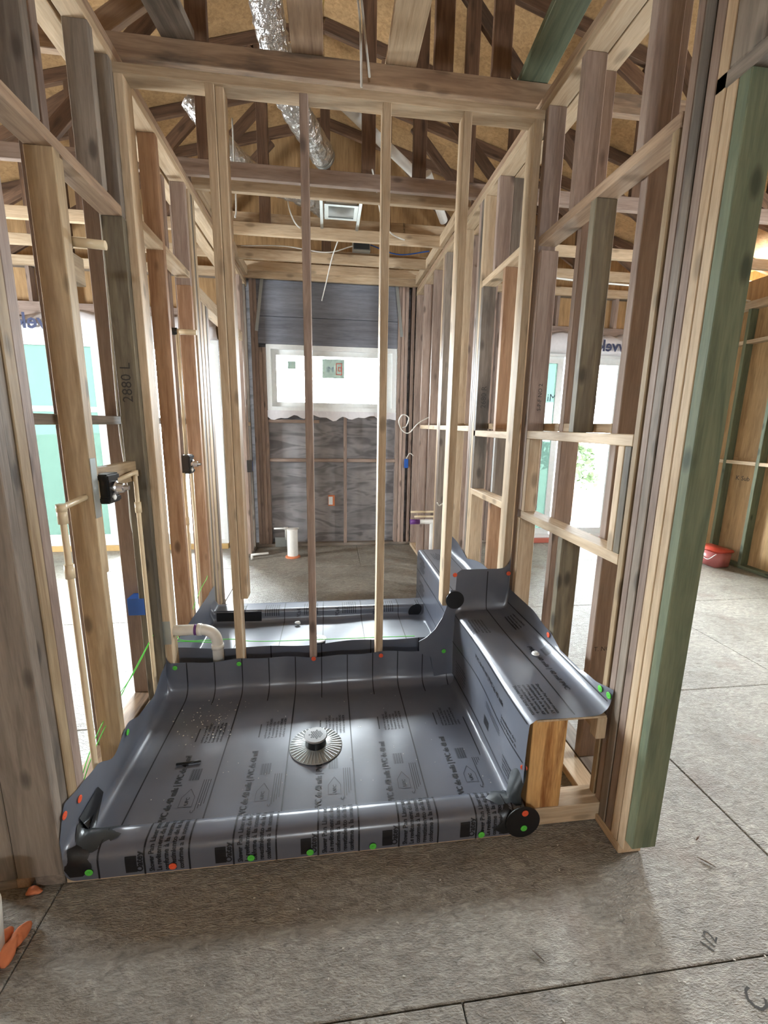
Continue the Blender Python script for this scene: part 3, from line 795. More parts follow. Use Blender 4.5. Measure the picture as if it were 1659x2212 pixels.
S_FACE = bx.find(lambda p: (p - Vector((.712, .10))).length); S_TOP = bx.find(lambda p: (p - Vector((.74, .478))).length); S_END = bx.find(lambda p: (p - Vector((.99, .478))).length)
NS = 90
yb = [1.296 + (2.20 - 1.296) * j / 60 for j in range(61)] + [2.20 + .265 * j / 24 for j in range(1, 25)]
V, F = [], []
for y in yb:
    for i in range(NS + 1):
        s = bx.len * i / NS
        V.append(bench(s, min(y, 2.238) if s < S_FACE + .29 else y))
w_ = NS + 1
for j in range(len(yb) - 1):
    for i in range(NS):
        s = bx.len * i / NS
        if j >= 62 and s < S_FACE + .30: continue
        if yb[j] < 1.345 and s < .17 + (1.345 - yb[j]) * 1.2: continue
        F.append((j * w_ + i, j * w_ + i + 1, (j + 1) * w_ + i + 1, (j + 1) * w_ + i))
mesh_obj('bench_sheet', V, F, LINER, liner, True)
# raised ear of liner where the pan upstand meets the bench
def flat_patch(name, pts, y, mat, par, thick=.0025):
    n = len(pts); V = [(x, y, z) for x, z in pts] + [(x, y + thick, z) for x, z in pts]
    F = [tuple(range(n)), tuple(range(2 * n - 1, n - 1, -1))] + [(i, i + n, (i + 1) % n + n, (i + 1) % n) for i in range(n)]
    return mesh_obj(name, V, F, mat, par)
ear = [(.50, .30), (.545, .325), (.59, .37), (.63, .44), (.66, .53), (.672, .60), (.722, .60), (.724, .05), (.60, .05), (.57, .20), (.53, .215), (.505, .235)]
flat_patch('corner_ear', ear, 2.228, LINER, liner)
# ---- printing
BOLD[0] = .04
def put_text(name, s, size, fn, mat=PRINT, cuts=.02):
    V, F = text_geo(s, size, cuts)
    return [fn(a, b_) for a, b_ in V], F
class Acc:
    def __init__(s): s.V, s.F = [], []
    def add(s, V, F):
        k = len(s.V); s.V += V; s.F += [tuple(i + k for i in f) for f in F]
    def strip(s, fn, a0, a1, b0, b1, n=60):
        k = len(s.V)
        for i in range(n + 1):
            a = a0 + (a1 - a0) * i / n; s.V += [fn(a, b0), fn(a, b1)]
        for i in range(n): s.F.append((k + 2 * i, k + 2 * i + 1, k + 2 * i + 3, k + 2 * i + 2))
OFF = .0012
T_CURB = panY.find(lambda p: (p - Vector((1.385, .105))).length)      # inner edge of the curb
T_PAN0 = panY.find(lambda p: (p - Vector((1.43, PZ))).length)
T_UP = panY.find(lambda p: (p - Vector((2.20, .06))).length)
pr_ = Acc()
P = .286; X0 = -.905
SMALL = ['conforme aux normes ASTM', 'Pan Liner meets ASTM D4551', 'El revestimiento de la base', 'Revetement de bac a douche', 'cumple la norma ASTM D455']
CURB = ['Shower Pan Liner meets', 'Le revêtement de bac à', 'conforme à la norme AS', 'revestimiento de la base', 'conforme a la norma AS']
for k in range(6):
    xl = X0 + P * k; xr_ = xl + .143
    def P_(a, b_, x=0.0, t0=0.0): return pan(x - b_, t0 + a, OFF)
    if xr_ < .70: pr_.strip(lambda a, b_: pan(b_, a, OFF), .0, panY.len, xr_ - .0028, xr_ + .0028, 120)
    if -.8 < xl < .70:
        pr_.strip(lambda a, b_: pan(b_, a, OFF), .0, T_CURB + .03, xl - .003, xl + .003, 40)
        pr_.strip(lambda a, b_: pan(b_, a, OFF), T_UP - .07, panY.len, xl - .0028, xl + .0028, 40)
        pr_.strip(lambda a, b_: pan(b_, a, OFF), T_PAN0 + .43, T_PAN0 + .52, xl - .006, xl, 10)
        V, F = put_text('', 'I PVC de 40 mils | PVC de 40 mil', .025, lambda a, b_: pan(xl + .008 - b_, T_PAN0 - .01 + a * .74, OFF)); pr_.add(V, F)
    if xl > -.8 and xr_ < .78:
        for i, s in enumerate(CURB):
            xx = xl + .030 + .0235 * i
            if xx < .66:
                V, F = put_text('', s, .0165, lambda a, b_: pan(xx - b_, .008 + a * .84, OFF), cuts=.012); pr_.add(V, F)
        # maker's block mark near the curb foot
        xx = xl - .012
        if -.8 < xx - .045:
            pr_.strip(lambda a, b_: pan(b_, a, OFF), .012, .075, xx - .048, xx - .012, 8)
            V, F = put_text('', 'Oatey', .021, lambda a, b_: pan(xx + .006 - b_, .012 + a, OFF), cuts=.012); pr_.add(V, F)
        # small text block, barcode and shield in the pan
        for i in range(6):
            xx = xl + .030 + .017 * i
            if xx < .66:
                V, F = put_text('', SMALL[i % 5][:22 + (i * 5) % 7], .0105, lambda a, b_: pan(xx - b_, T_PAN0 + .42 + a * .75, OFF), cuts=.06); pr_.add(V, F)
        for i in range(12):
            xx = xl + .035 + .0036 * i
            if xx < .66: pr_.strip(lambda a, b_: pan(b_, a, OFF), T_PAN0 + .20, T_PAN0 + .262, xx, xx + (.0012, .0024, .0018)[i % 3], 3)
        for i in range(4):
            xx = xl + .098 + .009 * i
            if xx < .66: pr_.strip(lambda a, b_: pan(b_, a, OFF), T_PAN0 + .05 + .01 * i, T_PAN0 + .20, xx, xx + .003, 4)
        # shield outline with UPC
        sx, stt = xl + .035, T_PAN0 + .07
        sh_pts = [(0, 0), (.05, 0), (.05, .045), (.025, .085), (0, .045)]
        for (a, b_), (c, d) in zip(sh_pts, sh_pts[1:] + sh_pts[:1]):
            if sx + .05 < .68:
                dx, dt = c - a, d - b_; L_ = math.hypot(dx, dt); nx, ntt = -dt / L_ * .0009, dx / L_ * .0009
                kk = len(pr_.V); pr_.V += [pan(sx + a + nx, stt + b_ + ntt, OFF), pan(sx + c + nx, stt + d + ntt, OFF), pan(sx + c - nx, stt + d - ntt, OFF), pan(sx + a - nx, stt + b_ - ntt, OFF)]
                pr_.F.append((kk, kk + 1, kk + 2, kk + 3))
        if sx + .05 < .68:
            V, F = put_text('', 'UPC', .013, lambda a, b_: pan(sx + .032 - b_, stt + .008 + a, OFF)); pr_.add(V, F)
            V, F = put_text('', 'C', .012, lambda a, b_: pan(sx + .062 - b_, stt - .03 + a, OFF)); pr_.add(V, F)
for f in ():
    pass
mesh_obj('printed_lettering', pr_.V, pr_.F, PRINT, liner)
pb = Acc()
for s in (.115, .31, .47, .655, .80):
    y1 = 2.45 if s > S_TOP else 2.23
    pb.strip(lambda a, b_: bench(b_, a, OFF), 1.31, y1, s - .0028, s + .0028, 90)
def BT(txt, size, s0, y0, k=1.0): 
    V, F = put_text('', txt, size, lambda a, b_: bench(s0 + b_, y0 - a * k, OFF), cuts=.03); pb.add(V, F)
BT('PVC de 40 mil | PVC de 40 mils', .021, .395, 1.90)
BT('PVC de 40 mils | 40 mil PVC', .021, .70, 1.80)
for i in range(6):
    BT(SMALL[i % 5], .0085, .49 + .017 * i, 2.10); BT(SMALL[(i + 2) % 5], .0085, .135 + .017 * i, 2.16)
    BT(CURB[i % 5][:18], .013, .325 + .02 * (i % 2), 1.52) if i < 2 else None
    BT(CURB[i % 5], .0125, .50 + .019 * i, 1.50); BT(SMALL[(i + 1) % 5], .0085, .72 + .016 * (i % 4), 2.12)
for i in range(4): BT(CURB[i], .012, .14 + .019 * i, 1.48); 
for i in range(3): pb.strip(lambda a, b_: bench(b_, a, OFF), 1.52, 1.72, .255 + .011 * i, .258 + .011 * i, 12)
for i in range(12):
    pb.strip(lambda a, b_: bench(b_, a, OFF), 1.66, 1.73, .165 + .0036 * i, .165 + .0036 * i + .0018, 4)
    pb.strip(lambda a, b_: bench(b_, a, OFF), 1.70, 1.76, .745 + .0036 * i, .745 + .0036 * i + .0018, 4)
mesh_obj('printed_lettering', pb.V, pb.F, PRINT, liner)
# ---- corner patches (dark pre-formed vinyl)
def disc(name, c, nrm, r_, mat, par, thick=.003, seg=28, sx=1.0):
    nrm = Vector(nrm).normalized(); a = nrm.orthogonal().normalized(); b_ = nrm.cross(a); c = Vector(c); V, F = [], []
    for h in (0, thick):
        for k in range(seg):
            t = 2 * math.pi * k / seg; V.append(c + nrm * h + (a * math.cos(t) * sx + b_ * math.sin(t)) * r_)
    F = [tuple(range(seg - 1, -1, -1)), tuple(range(seg, 2 * seg))] + [(k, (k + 1) % seg, (k + 1) % seg + seg, k + seg) for k in range(seg)]
    return mesh_obj(name, V, F, mat, par)
disc('corner_patch', (.695, 2.222, .545), (0, -1, 0), .052, RUBBER, liner)
disc('corner_patch', (.700, 1.276, .070), (0, -1, .0), .066, RUBBER, liner)
# folded patches draped over the curb ends
def drape(pts_xt, mat, off):
    """polygon fan in pan (x,t) space conformed to the sheet"""
    V, F = [], []; n = len(pts_xt); cx = sum(p[0] for p in pts_xt) / n; ct = sum(p[1] for p in pts_xt) / n; rings = 7
    for r_ in range(rings + 1):
        for i in range(n):
            f = r_ / rings; V.append(pan(cx + (pts_xt[i][0] - cx) * f, ct + (pts_xt[i][1] - ct) * f, off))
    for r_ in range(rings):
        for i in range(n): F.append((r_ * n + i, r_ * n + (i + 1) % n, (r_ + 1) * n + (i + 1) % n, (r_ + 1) * n + i))
    return mesh_obj('corner_patch', V, F, mat, liner, True)
drape([(.55, T_CURB + .04), (.58, T_CURB - .05), (.62, T_CURB - .08), (.712, T_CURB - .07), (.712, T_CURB + .10), (.64, T_CURB + .05)], PATCH2, .003)
drape([(.60, .03), (.63, .01), (.70, .02), (.712, .10), (.64, .16), (.61, .10)], RUBBER, .0035)
drape([(-.90, T_CURB + .12), (-.86, T_CURB + .03), (-.80, T_CURB + .02), (-.70, T_CURB - .005), (-.715, T_CURB - .06), (-.78, T_CURB - .10), (-.84, T_CURB - .10), (-.90, T_CURB - .02)], PATCH2, .003)
drape([(-.99, T_CURB + .16), (-.93, T_CURB + .19), (-.87, T_CURB + .13), (-.835, T_CURB + .05), (-.85, T_CURB - .0), (-.93, T_CURB + .0)], RUBBER, .004)
drape([(-.90, .10), (-.84, .12), (-.79, .10), (-.78, .05), (-.81, .02), (-.86, .015), (-.90, .03)], RUBBER, .004)
# fold of liner hanging at the near foot of the bench
V, F = [], []
for j in range(13):
    for i in range(9):
        u, v = i / 8, j / 12
        V.append((.70 + .008 * math.sin(v * 6) - .035 * math.sin(u * 3.1) * v, 1.30 + .10 * u - .01 * v, .30 - .20 * v + .03 * math.sin(u * 5 + v * 2) * v))
F = [(j * 9 + i, j * 9 + i + 1, (j + 1) * 9 + i + 1, (j + 1) * 9 + i) for j in range(12) for i in range(8)]
fo = mesh_obj('folded_flap', V, F, PATCH2, liner, True); sm = fo.modifiers.new('s', 'SOLIDIFY'); sm.thickness = .002
# ---- nail caps
def cap(p, nrm, mat):
    nrm = Vector(nrm).normalized(); p = Vector(p)
    o = link('nail_cap', capmesh(mat), liner)
    M = nrm.to_track_quat('Z', 'Y').to_matrix().to_4x4(); M.translation = p; place(o, M)
_cm = {}
def capmesh(mat):
    if mat.name in _cm: return _cm[mat.name]
    V, F = [], []; prof = [(.0125, 0), (.0125, .0016), (.009, .0026), (.004, .0022), (.0035, .0034)]; seg = 16
    for r_, h in prof:
        for k in range(seg): V.append((r_ * math.cos(2 * math.pi * k / seg), r_ * math.sin(2 * math.pi * k / seg), h))
    for i in range(len(prof) - 1):
        for k in range(seg): F.append((i * seg + k, i * seg + (k + 1) % seg, (i + 1) * seg + (k + 1) % seg, (i + 1) * seg + k))
    F.append(tuple(range((len(prof) - 1) * seg, len(prof) * seg)))
    me = bpy.data.meshes.new('nail_cap'); me.from_pydata(V, [], F); me.materials.append(mat); _cm[mat.name] = me
    return me
for x, z, m in ((-.79, .045, GREENCAP), (-.53, .035, REDCAP), (-.275, .035, GREENCAP), (-.075, .032, GREENCAP), (.145, .03, GREENCAP), (.545, .03, GREENCAP)):
    cap((x, 1.277, z), (0, -1, 0), m)
cap((.705, 1.272, .11), (0, -1, 0), REDCAP); cap((.705, 1.272, .045), (0, -1, 0), GREENCAP)
for x, z, m in ((-.82, .21, GREENCAP), (-.49, .215, GREENCAP), (-.09, .223, REDCAP), (.285, .222, REDCAP), (.645, .235, GREENCAP)):
    cap((x, 2.224 if x > .6 else 2.233, z), (0, -1, 0), m)
for y, z, m in ((1.315, .235, REDCAP), (1.40, .215, REDCAP), (1.765, .192, GREENCAP)): cap((-.862, y, z), (1, 0, 0), m)
cap((.704, 1.31, .27), (-.6, -1, 0), REDCAP)
for x, z, m in ((.69, .69, REDCAP), (1.0, .69, REDCAP)): cap((x, 2.228, z), (0, -1, 0), m)
for y, z, m in ((1.76, .555, REDCAP), (1.36, .54, GREENCAP), (1.27 + .04, .545, GREENCAP)): cap((1.006, y, z), (-1, 0, 0), m)
# ------------------------------------------------------------------ curb and bench framing
curb = empty('shower_curb', (-.08, 1.33, 0), 'stacked fresh two by fours forming the front shower curb', 'curb')
for k in range(3): board(curb, 'curb_board', (XL + .004, .70), (1.285 if k == 0 else 1.305, 1.365), (.002 + .033 * k, .034 + .033 * k), FRESH)
bf = empty('bench_frame', (.86, 1.7, 0), 'timber bench framing with a resin streaked post under the liner', 'bench frame')
board(bf, 'post', (.722, .855), (1.304, 1.392), (.092, .468), POST)
board(bf, 'base_board', (.722, 1.030), (1.315, 1.404), (.002, .040), FRESH)
board(bf, 'base_board', (.735, 1.040), (1.302, 1.391), (.041, .091), FRESH)
board(bf, 'rail', (.87, .908), (1.392, 2.22), (.041, .13), POST)
board(bf, 'rail', (.982, 1.018), (1.345, 2.22), (.385, .458), FRESH)
board(bf, 'rail_block', (.972, 1.010), (1.304, 1.344), (.37, .458), FRESH)
for y in (1.80, 2.12): board(bf, 'post', (.740, .82), (y, y + T), (.06, .455), FRESH)
board(bf, 'rail', (.735, .77), (1.393, 1.79), (.38, .455), FRESH)
board(bf, 'seat_panel', (.735, 1.004), (1.303, 2.20), (.460, .468), FRESH, bev=.0005)
board(bf, 'gusset', (.925, .965), (1.70, 1.74), (.041, .40), YELLOW)
# ------------------------------------------------------------------ second shower behind the partition
ln2 = empty('shower_pan_liner', (-.05, 2.8, 0), 'second grey PVC liner in the shower behind the stud partition', 'pan liner')
p2 = Path2(fillet([Vector((2.347, .255)), Vector((2.350, .052)), Vector((3.105, .052)), Vector((3.112, .135)), Vector((3.262, .135)), Vector((3.266, .01))], [.04, .03, .02, .02]))
def pan2(x, t, off=0):
    p = p2.at(t); y, z = p.x, p.y; h = 0
    if t < .06: z += .008 * math.sin(x * 5.0) + .006 * math.sin(x * 13)
    if 2.4 < y < 3.1: z += .005 * math.sin(x * 4 + y * 6) + .003 * math.sin(x * 11 - y * 9)
    if x < -.83: 
        s = (-.83 - x) / .2; x = -.83 - .034 * min(1, s * 3); z = z + max(0, s - .1) * max(.30 - z, .02)
    return Vector((x, y, z + off))
xs2 = [-1.03 + .2 * i / 12 for i in range(12)] + [-.83 + 1.56 * i / 60 for i in range(61)]
NT2 = 90
V = [pan2(x, p2.len * j / NT2) for j in range(NT2 + 1) for x in xs2]; w_ = len(xs2)
F = [(j * w_ + i, j * w_ + i + 1, (j + 1) * w_ + i + 1, (j + 1) * w_ + i) for j in range(NT2) for i in range(w_ - 1)]
mesh_obj('pan_sheet', V, F, LINER, ln2, True)
bx2 = Path2(fillet([Vector((.66, .056)), Vector((.726, .056)), Vector((.726, .488)), Vector((1.006, .488)), Vector((1.012, .60))], [.05, .02, .05]))
def bench2(s, y, off=0):
    p = bx2.at(s); x, z = p.x, p.y
    if z > .5: z = .5 + (z - .5) * (.35 + .65 * abs(math.sin(y * 4.2)))
    return Vector((x - off, y, z + off))
V, F = [], []
for j in range(41):
    for i in range(61): V.append(bench2(bx2.len * i / 60, 2.36 + 1.05 * j / 40))
for j in range(40):
    for i in range(60): F.append((j * 61 + i, j * 61 + i + 1, (j + 1) * 61 + i + 1, (j + 1) * 61 + i))
b0 = len(V)
mesh_obj('bench_sheet', V, F, LINER, ln2, True)
mesh_box(ln2, 'bench_end', (.73, 1.005), (3.395, 3.408), (.012, .486), LINER)
pp = Acc()
for s in (.14, .33, .52, .70):
    pp.strip(lambda a, b_: bench2(b_, a, .001), 2.4, 3.40, s - .003, s + .003, 6)
for i in range(8):
    for s0 in (.17, .36, .56):
        V, F = put_text('', SMALL[i % 5], .009, lambda a, b_: bench2(s0 + .017 * i * .8 + b_, 3.3 - (i % 3) * .02 - a, .001), cuts=.2); pp.add(V, F)
TC2 = p2.find(lambda p: (p - Vector((3.109, .07))).length)
for k in range(6):
    x = -.62 + .286 * k
    if x < .7: pp.strip(lambda a, b_: pan2(b_, a, .0012) - Vector((0, .0012, 0)), .0, p2.len - .14, x - .003, x + .003, 60)
    V, F = put_text('', 'PVC de 40', .03, lambda a, b_: pan2(x + .12 - b_, TC2 + a * .35, .001) - Vector((0, .0015, 0)), cuts=.03); pp.add(V, F) if x < .45 else None
    for i in range(7):
        xx = x + .145 + .016 * i
        if xx < .70: pp.strip(lambda a, b_: pan2(b_, a, .001) - Vector((0, .0014, 0)), TC2 + .015, TC2 + .15, xx, xx + .006, 10)
mesh_obj('printed_lettering', pp.V, pp.F, PRINT, ln2)
disc('corner_patch', (.655, 3.100, .095), (0, -1, 0), .045, RUBBER, ln2, sx=1.3)
mesh_box(ln2, 'corner_patch', (-.82, -.50), (3.098, 3.103), (.055, .132), RUBBER)
mesh_box(ln2, 'corner_patch', (-.82, -.62), (3.115, 3.20), (.137, .139), PATCH2)
cb2 = empty('shower_curb', (-.05, 3.19, 0), 'stacked boards inside the curb of the far shower', 'curb')
for k in range(3): board(cb2, 'curb_board', (XL + .005, 1.0), (3.125, 3.25), (.002 + .041 * k, .042 + .041 * k), FRESH)
bf2 = empty('bench_frame', (.87, 2.9, 0), 'timber framing hidden inside the far shower bench', 'bench frame')
for y in (2.42, 2.85, 3.34): board(bf2, 'post', (.735, .80), (y, y + T), (.06, .47), FRESH)
board(bf2, 'seat_panel', (.735, 1.01), (2.37, 3.39), (.472, .484), FRESH)
# ------------------------------------------------------------------ drains
def drain(c, ring, label):
    d = empty('shower_drain', c, label, 'drain'); x, y, z = c
    if ring:
        lathe('clamp_ring', [(.04, .004), (.118, .002), (.120, .004), (.118, .0055), (.045, .012), (.04, .004)], CLEARRING, c, parent=d, seg=48)
        bm = bmesh.new()
        for k in range(40):
            a = 2 * math.pi * k / 40
            r = bmesh.ops.create_cube(bm, size=1)
            for v in r['verts']:
                u = .05 + (v.co.x + .5) * .067; s = v.co.y * .003; h = .006 + (v.co.z + .5) * (.006 - .004 * (v.co.x + .5))
                v.co = (x + u * math.cos(a) - s * math.sin(a), y + u * math.sin(a) + s * math.cos(a), z + h)
        bm_obj('radial_ribs', bm, GALV, d)
    hz = .055 if ring else .03
    lathe('drain_body', [(.046, .0), (.046, hz - .008), (.040, hz - .004)], BLACK, c, parent=d)
    st_ = lathe('strainer', [(.052, hz - .004), (.054, hz), (.050, hz + .004), (.030, hz + .005)], STEEL if ring else WHITE, c, parent=d)
    for i in range(-3, 4):
        for j in range(-3, 4):
            if i * i + j * j < 10:
                h = disc('strainer_hole', (x + i * .0095 + (j % 2) * .0045, y + j * .0088, z + hz + .0052), (0, 0, 1), .0043, BLACK, None, .0004, 8)
                h.parent = st_; h.matrix_parent_inverse = Matrix.Identity(4)
drain((-.068, 1.775, .047), True, 'round strainer on a black riser with ribbed clear ring in front pan')
drain((-.075, 2.72, .058), False, 'white round drain strainer in the far shower pan')
# ------------------------------------------------------------------ plumbing
def valve(y, z, x0, label, s=1.0, plate=True):
    v = empty('shower_valve', (x0, y, z), label, 'valve')
    bm = bmesh.new()
    for a, b_, c in (((0, .052), (-.042, .042), (-.045, .045)), ((.0, .055), (-.05, .05), (.030, .058)), ((.0, .055), (-.05, .05), (-.058, -.030))):
        r = bmesh.ops.create_cube(bm, size=1)
        for q in r['verts']: q.co = (x0 + a[0] + (q.co.x + .5) * (a[1] - a[0]), y + b_[0] + (q.co.y + .5) * (b_[1] - b_[0]), z + c[0] + (q.co.z + .5) * (c[1] - c[0]))
    bmesh.ops.bevel(bm, geom=bm.edges[:], offset=.006, segments=2, affect='EDGES')
    bm_obj('valve_guard', bm, BLACK, v)
    lathe('cartridge', [(.027, .04), (.027, .062), (.021, .066), (.019, .088), (.012, .09), (.009, .108)], CHROME, (x0, y, z), 'x', v, 24)
    lathe('outlet_cap', [(.011, 0), (.011, .006), (.006, .009)], WHITEPVC, (x0 + .052, y - .012, z - .036), 'x', v, 12)
    if plate: 
        pl = mesh_box(v, 'nail_plate', (x0 - .002, x0 + .0), (y - .075, y - .035), (z - .062, z + .058), GALV)
    return v
valve(1.845, 1.235, XL - .03, 'black guarded shower valve on the near left studs by pale pipes')
mesh_box(bpy.data.objects['shower_valve'], 'mounting_plate', (XL + .001, XL + .004), (1.726, 1.764), (1.135, 1.36), GALV)
valve(2.90, 1.235, XL - .04, 'smaller black shower valve between orange studs beyond the partition', plate=False)
backer = board(wl, 'blocking', (A0 + .01, A0 + .048), (1.806, 2.217), (1.22, 1.31), YELLOW)
def elbow(a, b_, c, r_=.03, n=6):
    return fillet([Vector(a), Vector(b_), Vector(c)], r_, n)
def pipe_thing(name, label, paths, rad, mat, cat='pipe', fittings=(), parts=('pipe',)):
    e = empty(name, paths[0][0], label, cat)
    for p in paths: tube('pipe_run', p, rad, mat, e, 14)
    for p, q, r_ in fittings: tube('coupling', [p, q], r_, mat, e, 14)
    return e
PXc = XL - .028
hot = [(PXc, 1.575, .10), (PXc, 1.575, 1.19), (PXc, 1.80, 1.235)]
pipe_thing('supply_pipe', 'cream supply pipe with elbow left of the near shower valve',
           [[(PXc, 1.575, .04)] + fillet([Vector((PXc, 1.575, .2)), Vector((PXc, 1.575, 1.205)), Vector((PXc, 1.80, 1.222))], .025, 6)], .0105, CPVC,
           fittings=[((PXc, 1.575, 1.15), (PXc, 1.575, 1.205), .0155), ((PXc, 1.575, 1.192), (PXc, 1.575, 1.218), .0165), ((PXc, 1.575, .955), (PXc, 1.575, 1.005), .0155)])
pipe_thing('supply_pipe', 'cream supply pipe right of the near shower valve down a grey stud',
           [[(PXc, 2.165, .04)] + fillet([Vector((PXc, 2.165, .3)), Vector((PXc, 2.165, 1.262)), Vector((PXc, 1.89, 1.24))], .02, 6)], .010, CPVC,
           fittings=[((PXc, 2.165, 1.07), (PXc, 2.165, 1.12), .0145), ((PXc, 2.165, 1.245), (PXc, 2.165, 1.272), .0145)])
pipe_thing('riser_pipe', 'cream riser pipe from valve to the shower arm fitting on near left wall',
           [[(PXc - .03, 1.822, 1.29), (PXc - .03, 1.822, 1.70), (PXc - .03, 1.822, 2.11)]], .010, CPVC, fittings=[((PXc - .03, 1.822, 1.29), (PXc - .03, 1.822, 1.33), .014)])
arm = empty('pipe_stub', (PXc, 1.822, 2.115), 'cream stub out with dark collar for a shower head high on the left studs', 'pipe stub')
tube('stub', [(PXc + .0, 1.822, 2.115), (PXc + .115, 1.83, 2.112)], .0155, CPVC, arm, 14)
tube('collar', [(PXc - .045, 1.822, 2.115), (PXc + .002, 1.822, 2.115)], .021, BLACK, arm, 14)
pipe_thing('supply_pipe', 'thin cream pipe running down from the far black valve beside orange stud', [[(PXc, 2.86, .06), (PXc, 2.86, 1.19)]], .010, CPVC, fittings=[((PXc, 2.86, .85), (PXc, 2.86, .90), .014)])
pipe_thing('supply_pipe', 'second thin cream pipe dropping between the red and orange studs', [[(PXc, 3.02, .06), (PXc, 3.02, 1.22)]], .010, CPVC)
pipe_thing('riser_pipe', 'cream riser above the far black valve between the orange studs', [[(PXc, 2.93, 1.29), (PXc, 2.93, 2.02)]], .010, CPVC)
a2 = empty('pipe_stub', (PXc, 2.93, 2.03), 'cream stub out with dark collar beyond the partition', 'pipe stub')
tube('stub', [(PXc, 2.93, 2.03), (PXc + .11, 2.94, 2.03)], .0155, CPVC, a2, 14); tube('collar', [(PXc - .04, 2.93, 2.03), (PXc + .002, 2.93, 2.03)], .021, BLACK, a2, 14)
# vent elbow of white pvc in front of the far pan
vb = empty('drain_elbow', (-.83, 2.300, .38), 'white PVC elbow pipe bending down over the liner at the left', 'pipe')
tube('elbow', fillet([Vector((-.832, 2.302, .392)), Vector((-.612, 2.302, .392)), Vector((-.612, 2.302, .20))], .10, 12), .029, WHITEPVC, vb, 20)
tube('socket', [(-.712, 2.302, .392), (-.690, 2.302, .392)], .033, WHITEPVC, vb, 20)
tube('socket', [(-.612, 2.302, .278), (-.612, 2.302, .302)], .033, WHITEPVC, vb, 20)
tube('primer_ring', [(-.727, 2.302, .392), (-.713, 2.302, .392)], .0295, PURPLE, vb, 20)
mesh_box(wl, 'nail_plate', (XL + .002, XL + .004), (2.248, 2.30) if False else (2.25, 2.30), (.33, .46), GALV)
mesh_box(wm, 'nail_plate', (XL + .0, XL + .038), (YP - .003, YP - .001), (.34, .47), GALV)
# toilet flange pipe and little water stub
tp = empty('drain_pipe', (-.41, 4.87, 0), 'upright white capped drain pipe on the far bathroom floor', 'pipe')
lathe('pipe_wall', [(.06, 0), (.06, .318), (.058, .326)], WHITEPVC, (-.41, 4.87, 0), parent=tp)
lathe('cap', [(.062, .30), (.062, .322), (.05, .33)], WHITEPVC, (-.41, 4.87, .002), parent=tp)
lathe('foam_collar', [(.085, 0), (.08, .012), (.062, .02)], FOAM, (-.41, 4.87, .001), parent=tp, seg=20)
ws = empty('water_stub', (-.6, 5.27, .3), 'thin white water line with tee at foot of far wall', 'pipe')
tube('run', [(-.66, 5.27, .24), (-.36, 5.27, .24)], .011, WHITEPVC, ws, 10); tube('drop', [(-.52, 5.27, .24), (-.52, 5.27, .10)], .011, WHITEPVC, ws, 10); tube('tee', [(-.545, 5.27, .24), (-.495, 5.27, .24)], .016, WHITEPVC, ws, 10)
tag(mesh_box(None, 'steel_plate', (-.65, -.42), (5.262, 5.266), (.012, .13), GALV), 'pale metal plate leaning at the foot of the far wall', 'metal plate')
so = empty('floor_pipe', (-.80, 4.86, .05), 'short white pipe lying from the left stud towards the floor', 'pipe')
tube('pipe_run', [(-.86, 4.80, .055), (-.68, 4.86, .055)], .013, WHITEPVC, so, 10); tube('drop', [(-.852, 4.803, .055), (-.852, 4.803, .002)], .013, WHITEPVC, so, 10)
# vanity stub outs on the far right wall
vs = empty('vanity_stub_outs', (1.0, 4.3, .6), 'pair of cream stub outs above a purple primed drain on right wall', 'pipe stub')
for dz, ln in ((.64, .20), (.59, .16)): tube('water_stub', [(XR + .04, 4.30 - dz * .1, dz), (XR - ln, 4.30 - dz * .1, dz)], .011, CPVC, vs, 12)
tube('drain_stub', [(XR + .04, 4.27, .53), (XR - .19, 4.27, .53)], .024, WHITEPVC, vs, 14); tube('primer_ring', [(XR - .10, 4.27, .53), (XR - .195, 4.27, .53)], .0255, PURPLE, vs, 14)
tube('drain_drop', [(XR + .03, 4.27, .53), (XR + .03, 4.27, .04)], .022, WHITEPVC, vs, 14)
# ------------------------------------------------------------------ boxes and cables
bb = empty('junction_box', (-.96, 2.27, .57), 'blue plastic electrical box on a pinkish stud in left wall', 'electrical box')
mesh_box(bb, 'box_body', (-1.015, -.935), (2.215, 2.295), (.525, .615), BLUE)
mesh_box(bb, 'nail_ear', (-1.02, -1.0), (2.24, 2.26), (.515, .524), BLUE)
wire('cable', [(-.965, 2.27, .615), (-.972, 2.285, .85), (-.99, 2.29, 1.0), (-.985, 2.285, 1.2), (-1.0, 2.29, 1.5), (-.99, 2.29, 2.2), (-.985, 2.29, 2.9)], .005, CABLE, bb)
wire('cable', [(-.955, 2.275, .615), (-.962, 2.285, .83), (-.955, 2.285, .98), (-.968, 2.285, 1.15), (-.985, 2.29, 1.4), (-.985, 2.29, 1.6)], .005, CABLE, bb)
ob = empty('outlet_box', (.03, 5.36, .42), 'orange and white outlet mark beside the middle stud on grey plywood', 'electrical box')
mesh_box(ob, 'box_body', (-.005, .075), (5.355, 5.388), (.50, .63), FOAM); mesh_box(ob, 'cover', (.0, .05), (5.35, 5.354), (.515, .615), WHITE)
b3 = empty('junction_box', (.93, 5.3, 1.05), 'blue electrical box beside right corner studs of the far wall', 'electrical box')
mesh_box(b3, 'box_body', (.925, .972), (5.28, 5.38), (.98, 1.09), BLUE); wire('cable', [(.95, 5.30, 1.09), (.985, 5.27, 1.16), (1.03, 5.25, 1.13)], .005, CABLE, b3)
b4 = empty('junction_box', (-.87, 4.95, 1.05), 'small blue electrical box on the far left door stud', 'electrical box')
mesh_box(b4, 'box_body', (XL + .001, XL + .055), (4.85, 4.888), (.98, 1.09), BLUE); mesh_box(b4, 'flange', (XL + .001, XL + .058), (4.846, 4.85), (.97, 1.10), BLACK)
